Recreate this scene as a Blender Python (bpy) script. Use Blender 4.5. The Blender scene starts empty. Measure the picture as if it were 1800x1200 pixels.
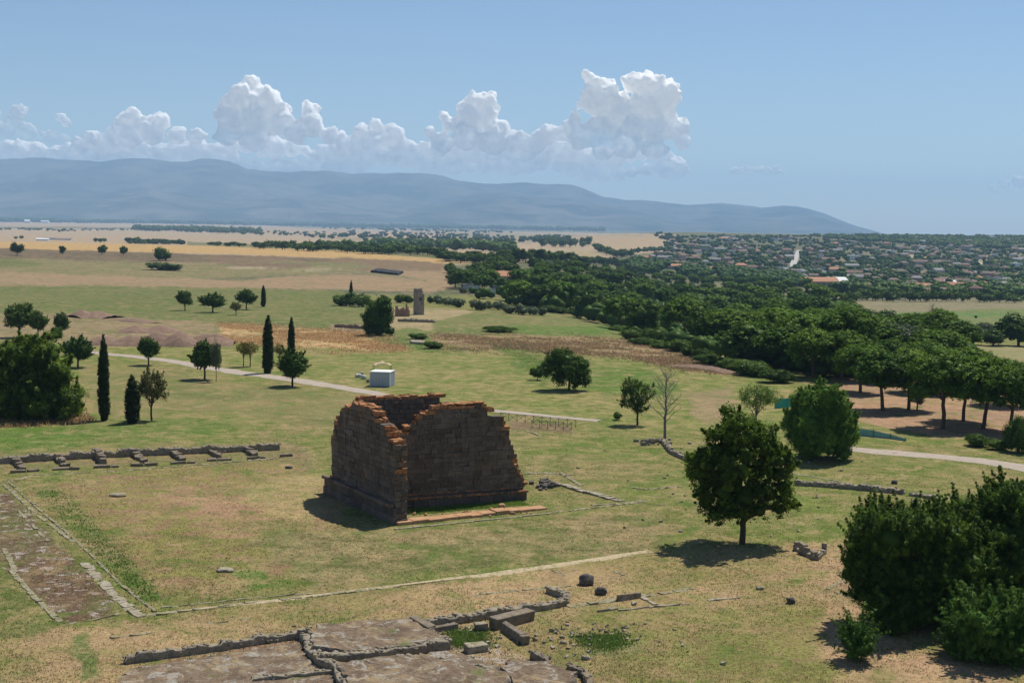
import bpy, bmesh, math, random
import numpy as np
from mathutils import Vector, Matrix, noise as mnoise

# ------------------------------------------------------------------ camera, sky, sun
F, H = 2350.0, 27.0                       # focal length in photo pixels (1800 wide), eye height in metres
PITCH = math.atan(202 / F); ROLL = math.radians(.92)
SC = bpy.context.scene
COL = SC.collection
cam = bpy.data.cameras.new('camera'); camo = bpy.data.objects.new('camera', cam); COL.objects.link(camo)
cam.sensor_width = 36; cam.lens = 36 * F / 1800; cam.clip_start = 1; cam.clip_end = 90000
camo.matrix_world = Matrix.Translation((0, 0, H)) @ Matrix.Rotation(math.pi / 2 - PITCH, 4, 'X') @ Matrix.Rotation(ROLL, 4, 'Z')
SC.camera = camo

SUN_AZ, SUN_EL = math.radians(40), math.radians(61)
w = bpy.data.worlds.new('World'); SC.world = w; w.use_nodes = True
nt = w.node_tree; bg = nt.nodes['Background']
sky = nt.nodes.new('ShaderNodeTexSky'); sky.sky_type = 'NISHITA'; sky.sun_disc = False
sky.sun_elevation = SUN_EL; sky.sun_rotation = SUN_AZ
sky.altitude = 200; sky.air_density = .95; sky.dust_density = .3; sky.ozone_density = 4.8
nt.links.new(sky.outputs[0], bg.inputs[0]); bg.inputs[1].default_value = 0.083
sl = bpy.data.lights.new('sun', 'SUN'); sl.energy = 4.4; sl.angle = math.radians(.53); sl.color = (1, .955, .88)
so = bpy.data.objects.new('sun', sl); COL.objects.link(so)
sd = Vector((math.sin(SUN_AZ) * math.cos(SUN_EL), math.cos(SUN_AZ) * math.cos(SUN_EL), math.sin(SUN_EL)))
so.rotation_euler = sd.to_track_quat('Z', 'Y').to_euler()
SC.view_settings.view_transform = 'Standard'; SC.view_settings.look = 'None'
SC.view_settings.exposure = 0.24; SC.view_settings.gamma = 1
SC.cycles.use_denoising = True
try: SC.cycles.denoiser = 'OPENIMAGEDENOISE'
except Exception: pass
SC.cycles.max_bounces = 7; SC.cycles.diffuse_bounces = 5; SC.cycles.transmission_bounces = 3
SC.cycles.glossy_bounces = 2; SC.cycles.transparent_max_bounces = 24; SC.cycles.volume_bounces = 1
SC.cycles.use_adaptive_sampling = False

# ------------------------------------------------------------------ small helpers
def ray(x, y):
    u = (x - 900) / F; v = -(y - 600) / F
    c, s = math.cos(ROLL), math.sin(ROLL)
    u, v = u * c - v * s, u * s + v * c
    cp, sp = math.cos(PITCH), math.sin(PITCH)
    return np.array([u, cp + v * sp, -sp + v * cp])

def project(P):                            # world -> photo pixels, only used while laying out land cover
    P = np.asarray(P, float); x, y, z = P[..., 0], P[..., 1], P[..., 2] - H
    cp, sp = math.cos(PITCH), math.sin(PITCH)
    d = y * cp - z * sp; v = y * sp + z * cp; u = x
    c, s = math.cos(ROLL), math.sin(ROLL)
    u2 = (u * c + v * s) / d; v2 = (-u * s + v * c) / d
    return 900 + u2 * F, 600 - v2 * F

def smooth(a, b, x):
    t = np.clip((x - a) / (b - a), 0, 1); return t * t * (3 - 2 * t)

RD = [0, 280, 420, 550, 900, 1100, 1500, 1900, 2700, 3300, 4200, 4700, 5600, 9000, 16000, 40000]
RZ = [0, 0, -7, -12, -19, -24, -29, -30, -19, -3, 13, 17, 4, -5, 0, 0]
LD = [0, 300, 450, 650, 900, 1150, 1400, 2200, 3500, 6000, 10000, 16000, 40000]
LZ = [0, 0, -2.5, -6, -5, 0, -1, -11, -16, -19, -11, 2, 2]
def wob(x, y, s, seed=0.):
    return (np.sin(x / s + seed) * np.cos(y / (s * 1.31) + seed * 2.1) + .5 * np.sin((x + y * .7) / (s * .47) + seed * 3.3)
            + .35 * np.sin((x * .6 - y) / (s * .29) + seed * 5.1)) / 1.6
def terrain(x, y):
    x = np.asarray(x, float); y = np.asarray(y, float)
    D = np.hypot(x, y); t = smooth(-.02, .14, x / np.maximum(np.abs(y), 1))
    zl = np.interp(D, LD, LZ); zr = np.interp(D, RD, RZ)
    z = zl * (1 - t) + zr * t
    z = z + wob(x, y, 60, 1.) * .5 * smooth(230, 400, D) + wob(x, y, 260, 4.) * 2.2 * smooth(700, 1800, D) * (1 - .6 * t)
    z = z + wob(x, y, 17, 2.) * .05 * smooth(60, 90, D) * (1 - smooth(700, 1000, D))
    return z
def tz(x, y): return float(terrain(x, y))
TS = np.concatenate([20 * 1.012 ** np.arange(0, 601)])
def at_many(px, py):
    px = np.atleast_1d(np.asarray(px, float)); py = np.atleast_1d(np.asarray(py, float)); out = np.zeros((len(px), 3))
    for i0 in range(0, len(px), 400):
        d = np.array([ray(a, b) for a, b in zip(px[i0:i0 + 400], py[i0:i0 + 400])]); n = len(d)
        t = np.tile(TS, (n, 1)); lo = np.full(n, 20.); hi = np.full(n, 26000.)
        for it in range(3):
            g = H + d[:, 2:3] * t - terrain(d[:, 0:1] * t, d[:, 1:2] * t) < 0
            k = np.where(g.any(1), g.argmax(1), t.shape[1] - 1); k = np.maximum(k, 1)
            lo = t[np.arange(n), k - 1]; hi = t[np.arange(n), k]; t = lo[:, None] + (hi - lo)[:, None] * np.linspace(0, 1, 24)[None]
        P = d * hi[:, None]; P[:, 2] = terrain(P[:, 0], P[:, 1]); out[i0:i0 + 400] = P
    return out
def at(px, py, lift=0.):
    return at_many([px], [py])[0]
def height_at(g, py, px=None):             # height over ground point g of a point seen at row py
    if px is None: px = project(g)[0]
    d = ray(px, py); k = g[1] / d[1]
    return H + d[2] * k - g[2]
def mpp(g): return math.hypot(g[0], g[1]) / F      # metres per photo pixel at g

def tag(o, label=None, cat=None, group=None, kind=None):
    if label: o['label'] = label
    if cat: o['category'] = cat
    if group: o['group'] = group
    if kind: o['kind'] = kind
    return o
def empty(name, loc, rz=0., **k):
    o = bpy.data.objects.new(name, None); COL.objects.link(o); o.location = tuple(map(float, loc)); o.rotation_euler = (0, 0, rz)
    o.empty_display_size = .3
    return tag(o, **k)
def link(name, me, mat, parent=None, loc=None):
    o = bpy.data.objects.new(name, me); COL.objects.link(o)
    if mat is not None and len(me.materials) == 0: me.materials.append(mat)
    if parent is not None: o.parent = parent
    if loc is not None: o.location = tuple(map(float, loc))
    return o
def fastmesh(name, V, Q=None, T=None, attrs=None, smooth_=False):
    V = np.asarray(V, np.float32); me = bpy.data.meshes.new(name)
    Q = np.zeros((0, 4), np.int32) if Q is None else np.asarray(Q, np.int32)
    T = np.zeros((0, 3), np.int32) if T is None else np.asarray(T, np.int32)
    me.vertices.add(len(V)); me.vertices.foreach_set('co', V.ravel())
    nl = Q.size + T.size; me.loops.add(nl)
    me.loops.foreach_set('vertex_index', np.concatenate([Q.ravel(), T.ravel()]).astype(np.int32))
    me.polygons.add(len(Q) + len(T))
    st = np.concatenate([np.arange(len(Q)) * 4, Q.size + np.arange(len(T)) * 3]).astype(np.int32)
    me.polygons.foreach_set('loop_start', st)
    me.update(calc_edges=True); me.validate()
    for k, a in (attrs or {}).items():
        a = np.asarray(a, np.float32)
        if a.ndim == 1:
            at_ = me.attributes.new(k, 'FLOAT', 'POINT'); at_.data.foreach_set('value', a)
        else:
            at_ = me.attributes.new(k, 'FLOAT_COLOR', 'POINT')
            at_.data.foreach_set('color', np.concatenate([a, np.ones((len(a), 1))], 1).astype(np.float32).ravel())
    if smooth_: me.polygons.foreach_set('use_smooth', np.ones(len(me.polygons), bool))
    return me
def vnoise(P, s, seed=0.):
    off = Vector((seed * 13.7, seed * 7.1, seed * 3.3))
    return np.array([mnoise.noise(Vector(p) / s + off) for p in P])

def box_(bm, x0, x1, y0, y1, z0, z1):
    v = [bm.verts.new((x, y, z)) for z in (z0, z1) for x, y in ((x0, y0), (x1, y0), (x1, y1), (x0, y1))]
    for f in ((0, 3, 2, 1), (4, 5, 6, 7), (0, 1, 5, 4), (1, 2, 6, 5), (2, 3, 7, 6), (3, 0, 4, 7)): bm.faces.new([v[i] for i in f])
def bmobj(name, bm, mat, parent=None, **k):
    me = bpy.data.meshes.new(name); bm.normal_update(); bm.to_mesh(me); bm.free(); o = link(name, me, mat, parent); tag(o, **k); return o
# ------------------------------------------------------------------ materials
def new_mat(name):
    m = bpy.data.materials.new(name); m.use_nodes = True
    n = m.node_tree.nodes; n.clear(); out = n.new('ShaderNodeOutputMaterial')
    return m, m.node_tree, out
def N(t, typ, **kw):
    n = t.nodes.new(typ)
    for k, v in kw.items():
        if k.startswith('i_'):
            n.inputs[k[2:].replace('_', ' ')].default_value = v
        else: setattr(n, k, v)
    return n
def noise_n(t, scale, detail=3, rough=.55, vec=None, dist=0):
    n = N(t, 'ShaderNodeTexNoise'); n.inputs['Scale'].default_value = scale; n.inputs['Detail'].default_value = detail
    n.inputs['Roughness'].default_value = rough; n.inputs['Distortion'].default_value = dist
    if vec is not None: t.links.new(vec, n.inputs['Vector'])
    return n.outputs['Fac']
def ramp(t, src, stops):
    r = N(t, 'ShaderNodeValToRGB'); e = r.color_ramp.elements
    while len(e) < len(stops): e.new(.5)
    for el, (p, c) in zip(e, stops):
        el.position = p; el.color = (c, c, c, 1) if not hasattr(c, '__len__') else tuple(c) + (1,)
    t.links.new(src, r.inputs[0]); return r.outputs[0]
def mixc(t, fac, a, b, mode='MIX'):
    m = N(t, 'ShaderNodeMix', data_type='RGBA', blend_type=mode)
    for s, v in ((m.inputs[0], fac), (m.inputs[6], a), (m.inputs[7], b)):
        if isinstance(v, (int, float)): s.default_value = v
        elif isinstance(v, tuple): s.default_value = v + (1,) if len(v) == 3 else v
        else: t.links.new(v, s)
    return m.outputs[2]
def mathn(t, op, a, b=0.):
    m = N(t, 'ShaderNodeMath', operation=op)
    for s, v in ((m.inputs[0], a), (m.inputs[1], b)):
        if isinstance(v, (int, float)): s.default_value = v
        else: t.links.new(v, s)
    return m.outputs[0]
def bump(t, h, strength=.5, dist=.1):
    b = N(t, 'ShaderNodeBump'); b.inputs['Strength'].default_value = strength; b.inputs['Distance'].default_value = dist
    t.links.new(h, b.inputs['Height']); return b.outputs[0]
def bsdf(t, out, col, rough=.9, nrm=None, spec=.15):
    b = N(t, 'ShaderNodeBsdfPrincipled'); b.inputs['Roughness'].default_value = rough
    b.inputs['Specular IOR Level'].default_value = spec
    if isinstance(col, tuple): b.inputs['Base Color'].default_value = col + (1,)
    else: t.links.new(col, b.inputs['Base Color'])
    if nrm is not None: t.links.new(nrm, b.inputs['Normal'])
    t.links.new(b.outputs[0], out.inputs[0]); return b
def objco(t): return N(t, 'ShaderNodeTexCoord').outputs['Object']
def geopos(t): return N(t, 'ShaderNodeNewGeometry').outputs['Position']
def attr(t, name, out='Color'):
    a = N(t, 'ShaderNodeAttribute'); a.attribute_name = name; return a.outputs[out]

def leaf_mat(name, dark, mid, light, trans=.22, var=.25):
    m, t, out = new_mat(name)
    tint = attr(t, 'tint', 'Fac')
    col = ramp(t, tint, [(0., dark), (.5, mid), (1., light)])
    oi = N(t, 'ShaderNodeObjectInfo').outputs['Random']
    f = mathn(t, 'ADD', mathn(t, 'MULTIPLY', oi, var * 2), 1 - var)
    hsv = N(t, 'ShaderNodeHueSaturation'); t.links.new(col, hsv.inputs['Color']); t.links.new(f, hsv.inputs['Value'])
    hue = mathn(t, 'ADD', mathn(t, 'MULTIPLY', oi, -.03), .513); t.links.new(hue, hsv.inputs['Hue'])
    d = N(t, 'ShaderNodeBsdfDiffuse'); tr = N(t, 'ShaderNodeBsdfTranslucent'); gl = N(t, 'ShaderNodeBsdfGlossy'); gl.inputs['Roughness'].default_value = .45
    gl.inputs['Color'].default_value = (.8, .9, .6, 1)
    t.links.new(hsv.outputs[0], d.inputs[0])
    tc = mixc(t, .6, hsv.outputs[0], (.22, .30, .02)); t.links.new(mixc(t, .5, hsv.outputs[0], tc), tr.inputs[0])
    a = N(t, 'ShaderNodeMixShader'); a.inputs[0].default_value = trans; t.links.new(d.outputs[0], a.inputs[1]); t.links.new(tr.outputs[0], a.inputs[2])
    b = N(t, 'ShaderNodeMixShader'); b.inputs[0].default_value = .015; t.links.new(a.outputs[0], b.inputs[1]); t.links.new(gl.outputs[0], b.inputs[2])
    t.links.new(b.outputs[0], out.inputs[0]); return m
M = {}
M['oak'] = leaf_mat('leaf_oak', (.025, .055, .006), (.062, .125, .011), (.15, .25, .026), .4, .0)
M['bush'] = leaf_mat('leaf_bush', (.022, .055, .008), (.056, .115, .014), (.14, .235, .032), .38, .1)
M['shrub'] = leaf_mat('leaf_light_shrub', (.045, .095, .014), (.085, .165, .024), (.15, .26, .045), .3, .05)
M['thicket'] = leaf_mat('leaf_thicket', (.028, .065, .010), (.075, .15, .02), (.18, .28, .04), .42, .0)
M['pale'] = leaf_mat('leaf_pale', (.06, .11, .025), (.12, .19, .04), (.19, .27, .06), .35, .08)
M['round'] = leaf_mat('leaf_round', (.024, .054, .010), (.052, .102, .018), (.10, .17, .03), .22, .2)
M['pine'] = leaf_mat('needles_pine', (.024, .058, .006), (.066, .138, .013), (.135, .23, .024), .18, .34)
M['wood'] = leaf_mat('leaf_wood', (.024, .054, .010), (.060, .112, .019), (.11, .18, .035), .18, .4)
M['cyp'] = leaf_mat('needles_cypress', (.010, .022, .006), (.018, .036, .009), (.032, .055, .014), .08, .12)
M['dome'] = leaf_mat('leaf_dome', (.05, .105, .012), (.115, .195, .024), (.20, .31, .045), .3, .0)
M['olive'] = leaf_mat('leaf_olive', (.06, .08, .045), (.11, .135, .08), (.17, .195, .12), .15, .15)
M['yell'] = leaf_mat('leaf_yellowing', (.10, .09, .025), (.18, .15, .04), (.27, .22, .07), .25, .2)
M['brown'] = leaf_mat('leaf_bronze', (.07, .06, .03), (.11, .10, .04), (.15, .16, .055), .2, .1)
M['reed'] = leaf_mat('reed_leaf', (.05, .08, .025), (.08, .12, .035), (.12, .16, .05), .2, .1)

def bark(name, c1, c2):
    m, t, out = new_mat(name); p = objco(t)
    mp = N(t, 'ShaderNodeMapping'); mp.inputs['Scale'].default_value = (6, 6, 1.2); t.links.new(p, mp.inputs[0])
    n = noise_n(t, 1.5, 4, .6, mp.outputs[0]); bsdf(t, out, mixc(t, n, c1, c2), .95, bump(t, n, .6, .05)); return m
M['bark'] = bark('bark_dark', (.04, .03, .022), (.12, .09, .065))
M['pinebark'] = bark('bark_pine', (.06, .04, .03), (.17, .11, .08))
M['greybark'] = bark('bark_grey', (.13, .115, .10), (.27, .24, .21))

def stone_mat(name, c1, c2, c3, sc=1.0, lich=None, bs=.7):
    m, t, out = new_mat(name); p = geopos(t)
    n1 = noise_n(t, .8 * sc, 5, .65, p); n2 = noise_n(t, 5 * sc, 4, .6, p)
    c = mixc(t, ramp(t, n1, [(.35, 0.), (.65, 1.)]), c1, c2)
    c = mixc(t, ramp(t, n2, [(.5, 0.), (.72, 1.)]), c, c3)
    if lich:
        n3 = noise_n(t, 1.7 * sc, 4, .6, p); c = mixc(t, ramp(t, n3, [(.52, 0.), (.6, 1.)]), c, lich)
    bsdf(t, out, c, .95, bump(t, n2, bs, .08)); return m
M['kerb'] = stone_mat('weathered_kerb_stone', (.25, .215, .135), (.36, .31, .21), (.15, .15, .06), 1.6, (.17, .165, .06))
M['wallstone'] = stone_mat('dark_wall_stone', (.19, .16, .12), (.37, .315, .24), (.10, .085, .065), 2.2, (.30, .25, .15))
M['redstone'] = stone_mat('brown_block_stone', (.15, .12, .09), (.29, .235, .18), (.09, .075, .055), 1.8, (.24, .19, .11))
M['palestone'] = stone_mat('pale_slab_stone', (.29, .25, .18), (.43, .37, .28), (.18, .16, .09), 1.6, (.20, .18, .09))
M['boulder'] = stone_mat('dark_boulder', (.06, .055, .05), (.13, .115, .10), (.2, .18, .15), 1.5)
M['orangesill'] = stone_mat('lichen_sill', (.42, .22, .11), (.50, .30, .17), (.30, .2, .12), 1.3)
M['brick'] = stone_mat('ruin_brick', (.28, .17, .12), (.36, .25, .18), (.18, .12, .09), 1.5)
M['towerstone'] = stone_mat('tower_stone', (.26, .21, .17), (.38, .32, .26), (.17, .14, .115), .8)
M['mound'] = stone_mat('spoil_soil', (.19, .12, .085), (.28, .19, .13), (.13, .085, .06), .9)

def temple_mat():
    m, t, out = new_mat('temple_tuff'); p = geopos(t)
    mp = N(t, 'ShaderNodeMapping'); mp.inputs['Scale'].default_value = (1.4, 1.4, .14); t.links.new(p, mp.inputs[0])
    mh = N(t, 'ShaderNodeMapping'); mh.inputs['Scale'].default_value = (.45, .45, 3.2); t.links.new(p, mh.inputs[0]); nh = noise_n(t, 1.0, 5, .7, mh.outputs[0])
    n1 = noise_n(t, .7, 4, .6, p); n2 = noise_n(t, 5., 5, .65, p); ns = noise_n(t, 1.0, 4, .6, mp.outputs[0])
    blk = attr(t, 'tint', 'Fac')
    c = mixc(t, blk, (.095, .070, .054), (.19, .145, .11))
    c = mixc(t, ramp(t, n1, [(.4, 0.), (.62, .6)]), c, (.10, .078, .062))
    c = mixc(t, ramp(t, ns, [(.52, 0.), (.74, .5)]), c, (.24, .20, .165))
    c = mixc(t, ramp(t, nh, [(.58, 0.), (.70, .7)]), c, (.30, .25, .20))
    c = mixc(t, ramp(t, n2, [(.56, 0.), (.72, .6)]), c, (.28, .21, .15))
    c = mixc(t, ramp(t, n2, [(.28, .7), (.42, 0.)]), c, (.05, .035, .028))
    li = attr(t, 'lichen', 'Fac'); nl = noise_n(t, 2.2, 4, .6, p)
    lf = ramp(t, mathn(t, 'ADD', li, mathn(t, 'MULTIPLY', mathn(t, 'SUBTRACT', nl, .5), 2.6)), [(.40, 0.), (.66, 1.)])
    lc = mixc(t, ramp(t, n2, [(.4, 0.), (.6, 1.)]), (.27, .105, .035), (.45, .235, .115))
    c = mixc(t, lf, c, lc)
    bsdf(t, out, c, .95, bump(t, n2, .9, .12)); return m
M['temple'] = temple_mat()

def plain(name, col, rough=.8, amt=.25, sc=.6, spec=.2):
    m, t, out = new_mat(name); n = noise_n(t, sc, 4, .6, geopos(t))
    d = tuple(c * (1 - amt) for c in col)
    bsdf(t, out, mixc(t, n, d, tuple(min(1, c * (1 + amt * .5)) for c in col)), rough, None, spec); return m
for k, c in dict(white_paint=(.74, .74, .72), grey_metal=(.42, .46, .50), shed_roof=(.78, .76, .70), dark_roof=(.05, .05, .055),
                 orange_tile=(.45, .22, .12), hall_roof=(.46, .20, .12), cream_wall=(.50, .44, .35), pink_wall=(.38, .26, .21), grey_wall=(.34, .33, .32),
                 ochre_wall=(.42, .32, .2), red_tile=(.21, .12, .09), brown_tile=(.18, .125, .10), grey_tile=(.23, .225, .22), teal_net=(.05, .36, .31), green_net=(.22, .42, .36),
                 canvas=(.55, .40, .27), fence_wood=(.20, .17, .14), steel=(.30, .31, .33), concrete=(.42, .39, .35), dark_glass=(.04, .045, .05), white_bag=(.55, .54, .5)).items():
    M[k] = plain(k, c)

# ------------------------------------------------------------------ ground
P_ = lambda *a: np.array(a, float).reshape(-1, 2)
G_OLIVE, G_DRY, G_GREEN, G_BRIGHT = (.140, .168, .040), (.28, .205, .10), (.100, .125, .036), (.095, .150, .030)
COVER = [  # polygon in photo pixels, main colour, second colour, share of second, rock share, warp px
 (P_(-400,100, 2200,100, 2200,520, -400,520), (.075,.085,.05), (.20,.17,.10), .35, 0, 6),
 (P_(-400,388, 120,388.5, 430,395, 560,401, 900,407, 1190,412, 1190,440, 1040,455, 900,460, 600,475, -400,470), (.36,.25,.165), (.42,.31,.21), .5, 0, 2),
 (P_(-400,396, 150,399, 400,402, 400,404.5, 150,402, -400,400), (.13,.12,.07), (.2,.16,.1), .4, 0, 1),
 (P_(560,404, 900,408, 1000,412, 1150,415, 1000,424, 800,432, 560,420), (.17,.155,.09), (.34,.25,.16), .6, 0, 5),
 (P_(470,400, 560,404, 800,410, 760,424, 560,416, 440,410), (.40,.27,.18), (.36,.25,.16), .5, 0, 1),
 (P_(1000,417, 1040,414, 1150,416, 1200,424, 1180,436, 1110,441, 1060,438), (.42,.29,.18), (.38,.27,.17), .5, 0, 1),
 (P_(880,440, 1020,440, 1080,448, 1000,455, 900,450), (.42,.31,.18), (.20,.18,.09), .4, 0, 2),
 (P_(330,425, 700,440, 850,452, 850,462, 700,452, 330,436), (.13,.14,.06), (.2,.17,.09), .4, 0, 2),
 (P_(-400,420, 0,424, 200,428, 400,433, 600,441, 830,460, 790,464, 600,454, 400,446, 200,442, -400,434), (.50,.30,.115), (.45,.29,.14), .5, 0, 1),
 (P_(-400,434, 0,436, 270,444, 600,455, 640,462, 600,468, 300,462, -400,455), (.12,.078,.062), (.19,.135,.085), .35, 0, 2),
 (P_(-400,452, 0,453, 300,462, 600,466, 660,476, 300,492, -400,478), (.155,.15,.068), (.24,.18,.10), .5, 0, 4),
 (P_(0,455, 60,458, 80,466, 0,470, -60,462), (.10,.12,.04), (.15,.15,.06), .5, 0, 3),
 (P_(-400,476, 0,477, 200,485, 420,493, 600,478, 720,466, 800,470, 800,505, 760,514, 560,508, -400,504), (.32,.205,.13), (.24,.18,.10), .35, 0, 3),
 (P_(350,452, 480,449, 560,462, 545,470, 470,472, 380,464), (.155,.09,.07), (.20,.14,.09), .4, 0, 3),
 (P_(600,452, 780,462, 780,476, 640,476, 560,462), (.20,.115,.08), (.17,.13,.085), .4, 0, 3),
 (P_(410,455, 500,458, 620,462, 680,474, 600,470, 500,462), (.16,.15,.07), (.2,.16,.1), .4, 0, 2),
 (P_(400,470, 520,472, 640,474, 640,477, 500,475, 400,473), (.46,.36,.24), (.36,.27,.18), .4, 0, 1),
 (P_(550,480, 600,474, 650,478, 700,483, 760,495, 700,488, 620,483, 560,484), (.14,.13,.075), (.24,.18,.11), .5, 0, 2),
 (P_(-400,504, 150,502, 420,506, 600,512, 660,545, 650,575, 520,580, 300,566, 140,553, -400,548), (.105,.130,.042), (.165,.155,.06), .45, 0, 3),
 (P_(-400,549, 140,552, 300,562, 400,568, 400,600, 200,600, 100,604, -400,610), (.20,.16,.085), (.27,.19,.11), .5, 0, 4),
 (P_(380,568, 520,577, 640,583, 700,600, 720,622, 600,622, 480,606, 400,602), (.50,.32,.15), (.38,.26,.13), .5, 0, 4),
 (P_(580,572, 640,574, 650,586, 580,584), (.3,.23,.15), (.17,.14,.1), .5, 0, 4),
 (P_(660,540, 760,542, 850,548, 800,560, 770,572, 740,588, 690,590, 650,572), (.36,.27,.15), (.28,.22,.12), .5, 0, 4),
 (P_(760,566, 850,544, 1000,551, 1092,568, 1095,590, 900,592, 770,590), (.115,.145,.042), (.19,.165,.07), .5, 0, 3),
 (P_(860,572, 1092,572, 1095,586, 940,590), (.085,.15,.03), (.12,.16,.04), .4, 0, 4),
 (P_(640,588, 720,576, 770,590, 860,612, 780,618, 700,612), (.10,.145,.035), (.15,.16,.06), .4, 0, 5),
 (P_(760,588, 1000,590, 1160,600, 1260,628, 1320,660, 1200,655, 1100,628, 900,618, 760,610), (.30,.19,.115), (.22,.17,.07), .5, 0, 5),
 (P_(0,612, 150,605, 420,605, 720,618, 1100,628, 1300,668, 1420,690, 1420,770, 1060,742, 700,700, 400,652, 150,622), (.140,.172,.040), (.24,.205,.08), .52, 0, 6),
 (P_(860,600, 960,620, 1000,650, 960,680, 900,640), (.09,.145,.03), (.13,.14,.04), .4, 0, 8),
 (P_(1000,640, 1150,650, 1200,690, 1060,700), (.10,.155,.03), (.16,.16,.06), .4, 0, 8),
 (P_(1200,690, 1290,680, 1300,730, 1230,745), (.28,.20,.11), (.2,.17,.08), .4, 0, 8),
 (P_(1460,655, 1800,680, 2300,720, 2300,800, 1800,785, 1620,762, 1480,735), (.40,.235,.14), (.30,.19,.12), .5, 0, 4),
 (P_(1500,528, 2300,528, 2300,600, 1800,586, 1640,578, 1500,568), (.12,.165,.05), (.16,.17,.07), .4, 0, 2),
 (P_(1500,528, 2300,528, 2300,541, 1740,543, 1620,548, 1500,552), (.24,.19,.12), (.17,.16,.09), .4, 0, 2),
 (P_(1540,551, 1720,549, 1790,552, 1720,556, 1560,556), (.085,.17,.045), (.1,.16,.05), .3, 0, 1),
 (P_(1700,608, 2300,600, 2300,660, 1790,645), (.28,.24,.12), (.2,.19,.08), .5, 0, 3),
 (P_(1370,440, 1820,440, 1820,530, 1200,530), (.09,.10,.055), (.25,.20,.13), .5, 0, 6),
 (P_(1605,442, 1635,446, 1650,468, 1625,470, 1592,476, 1590,462), (.40,.31,.17), (.3,.26,.14), .4, 0, 2),
 (P_(1670,450, 1740,446, 1740,480, 1700,476), (.20,.20,.08), (.42,.3,.2), .4, 0, 2),
 (P_(150,640, 420,668, 640,700, 600,745, 300,722, 150,735), (.25,.20,.085), (.15,.15,.055), .55, 0, 12),
 (P_(-400,738, 150,732, 330,735, 420,745, 300,775, 0,795, -400,800), (.10,.155,.032), (.18,.165,.06), .45, 0, 12),
 (P_(-400,800, 100,795, 500,775, 560,800, 520,850, 300,810, -400,850), (.24,.17,.09), (.16,.15,.06), .5, 0, 8),
 (P_(30,852, 300,825, 500,806, 575,850, 620,935, 560,990, 300,1062, 240,1050, 140,930), (.33,.20,.12), (.19,.17,.055), .52, 0, 16),
 (P_(420,850, 570,830, 560,930, 460,900), (.36,.27,.13), (.2,.17,.06), .5, 0, 16),
 (P_(45,850, 95,850, 200,950, 300,1062, 245,1062, 130,940), (.10,.155,.03), (.22,.17,.08), .4, 0, 8),
 (P_(430,950, 520,930, 760,930, 1100,900, 1200,920, 1150,965, 760,1010, 560,1030), (.13,.14,.045), (.24,.19,.09), .55, 0, 14),
 (P_(410,1005, 460,1000, 480,1030, 430,1035), (.09,.17,.03), (.2,.17,.07), .3, 0, 8),
 (P_(-400,1100, 110,1100, 260,1092, 720,1032, 1150,970, 1500,950, 1900,1000, 2300,1260, -400,1400), (.37,.255,.135), (.22,.18,.07), .48, 0, 14),
 (P_(1040,1070, 1480,1060, 1480,1230, 1100,1230), (.27,.21,.09), (.17,.17,.05), .6, 0, 18),
 (P_(-400,950, 0,985, 30,1010, 110,1092, 60,1120, -400,1130), (.11,.145,.035), (.24,.19,.085), .5, 0, 12),
 (P_(120,1120, 150,1110, 180,1180, 150,1200), (.10,.15,.035), (.2,.17,.08), .4, 0, 8),
 (P_(1000,1110, 1110,1110, 1120,1150, 1040,1150), (.11,.15,.04), (.2,.18,.08), .4, 0, 14),
 (P_(780,1105, 850,1100, 870,1140, 800,1145), (.10,.16,.035), (.2,.17,.08), .4, 0, 6),
 (P_(-400,830, 8,865, 30,880, 205,1060, 195,1085, 118,1094, -40,960, -400,930), (.14,.085,.056), (.13,.11,.055), .45, .36, 5),
 (P_(530,1118, 720,1092, 860,1100, 860,1135, 1010,1180, 1030,1300, 180,1300, 240,1172), (.26,.165,.105), (.30,.22,.13), .5, .4, 5),
 (P_(0,700, 160,705, 160,745, 0,752), (.33,.24,.10), (.2,.16,.07), .4, 0, 6),
 (P_(1440,985, 1500,970, 1640,1120, 1800,1180, 1700,1240, 1450,1160), (.40,.26,.15), (.25,.19,.09), .4, 0, 12),
 (P_(890,738, 1000,748, 1010,762, 900,756), (.20,.135,.08), (.15,.12,.06), .4, 0, 4),
]
def inpoly(x, y, poly):
    ins = np.zeros(x.shape, bool); n = len(poly); j = n - 1
    for i in range(n):
        xi, yi = poly[i]; xj, yj = poly[j]
        c = ((yi > y) != (yj > y)) & (x < (xj - xi) * (y - yi) / (yj - yi + 1e-9) + xi)
        ins ^= c; j = i
    return ins
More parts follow.
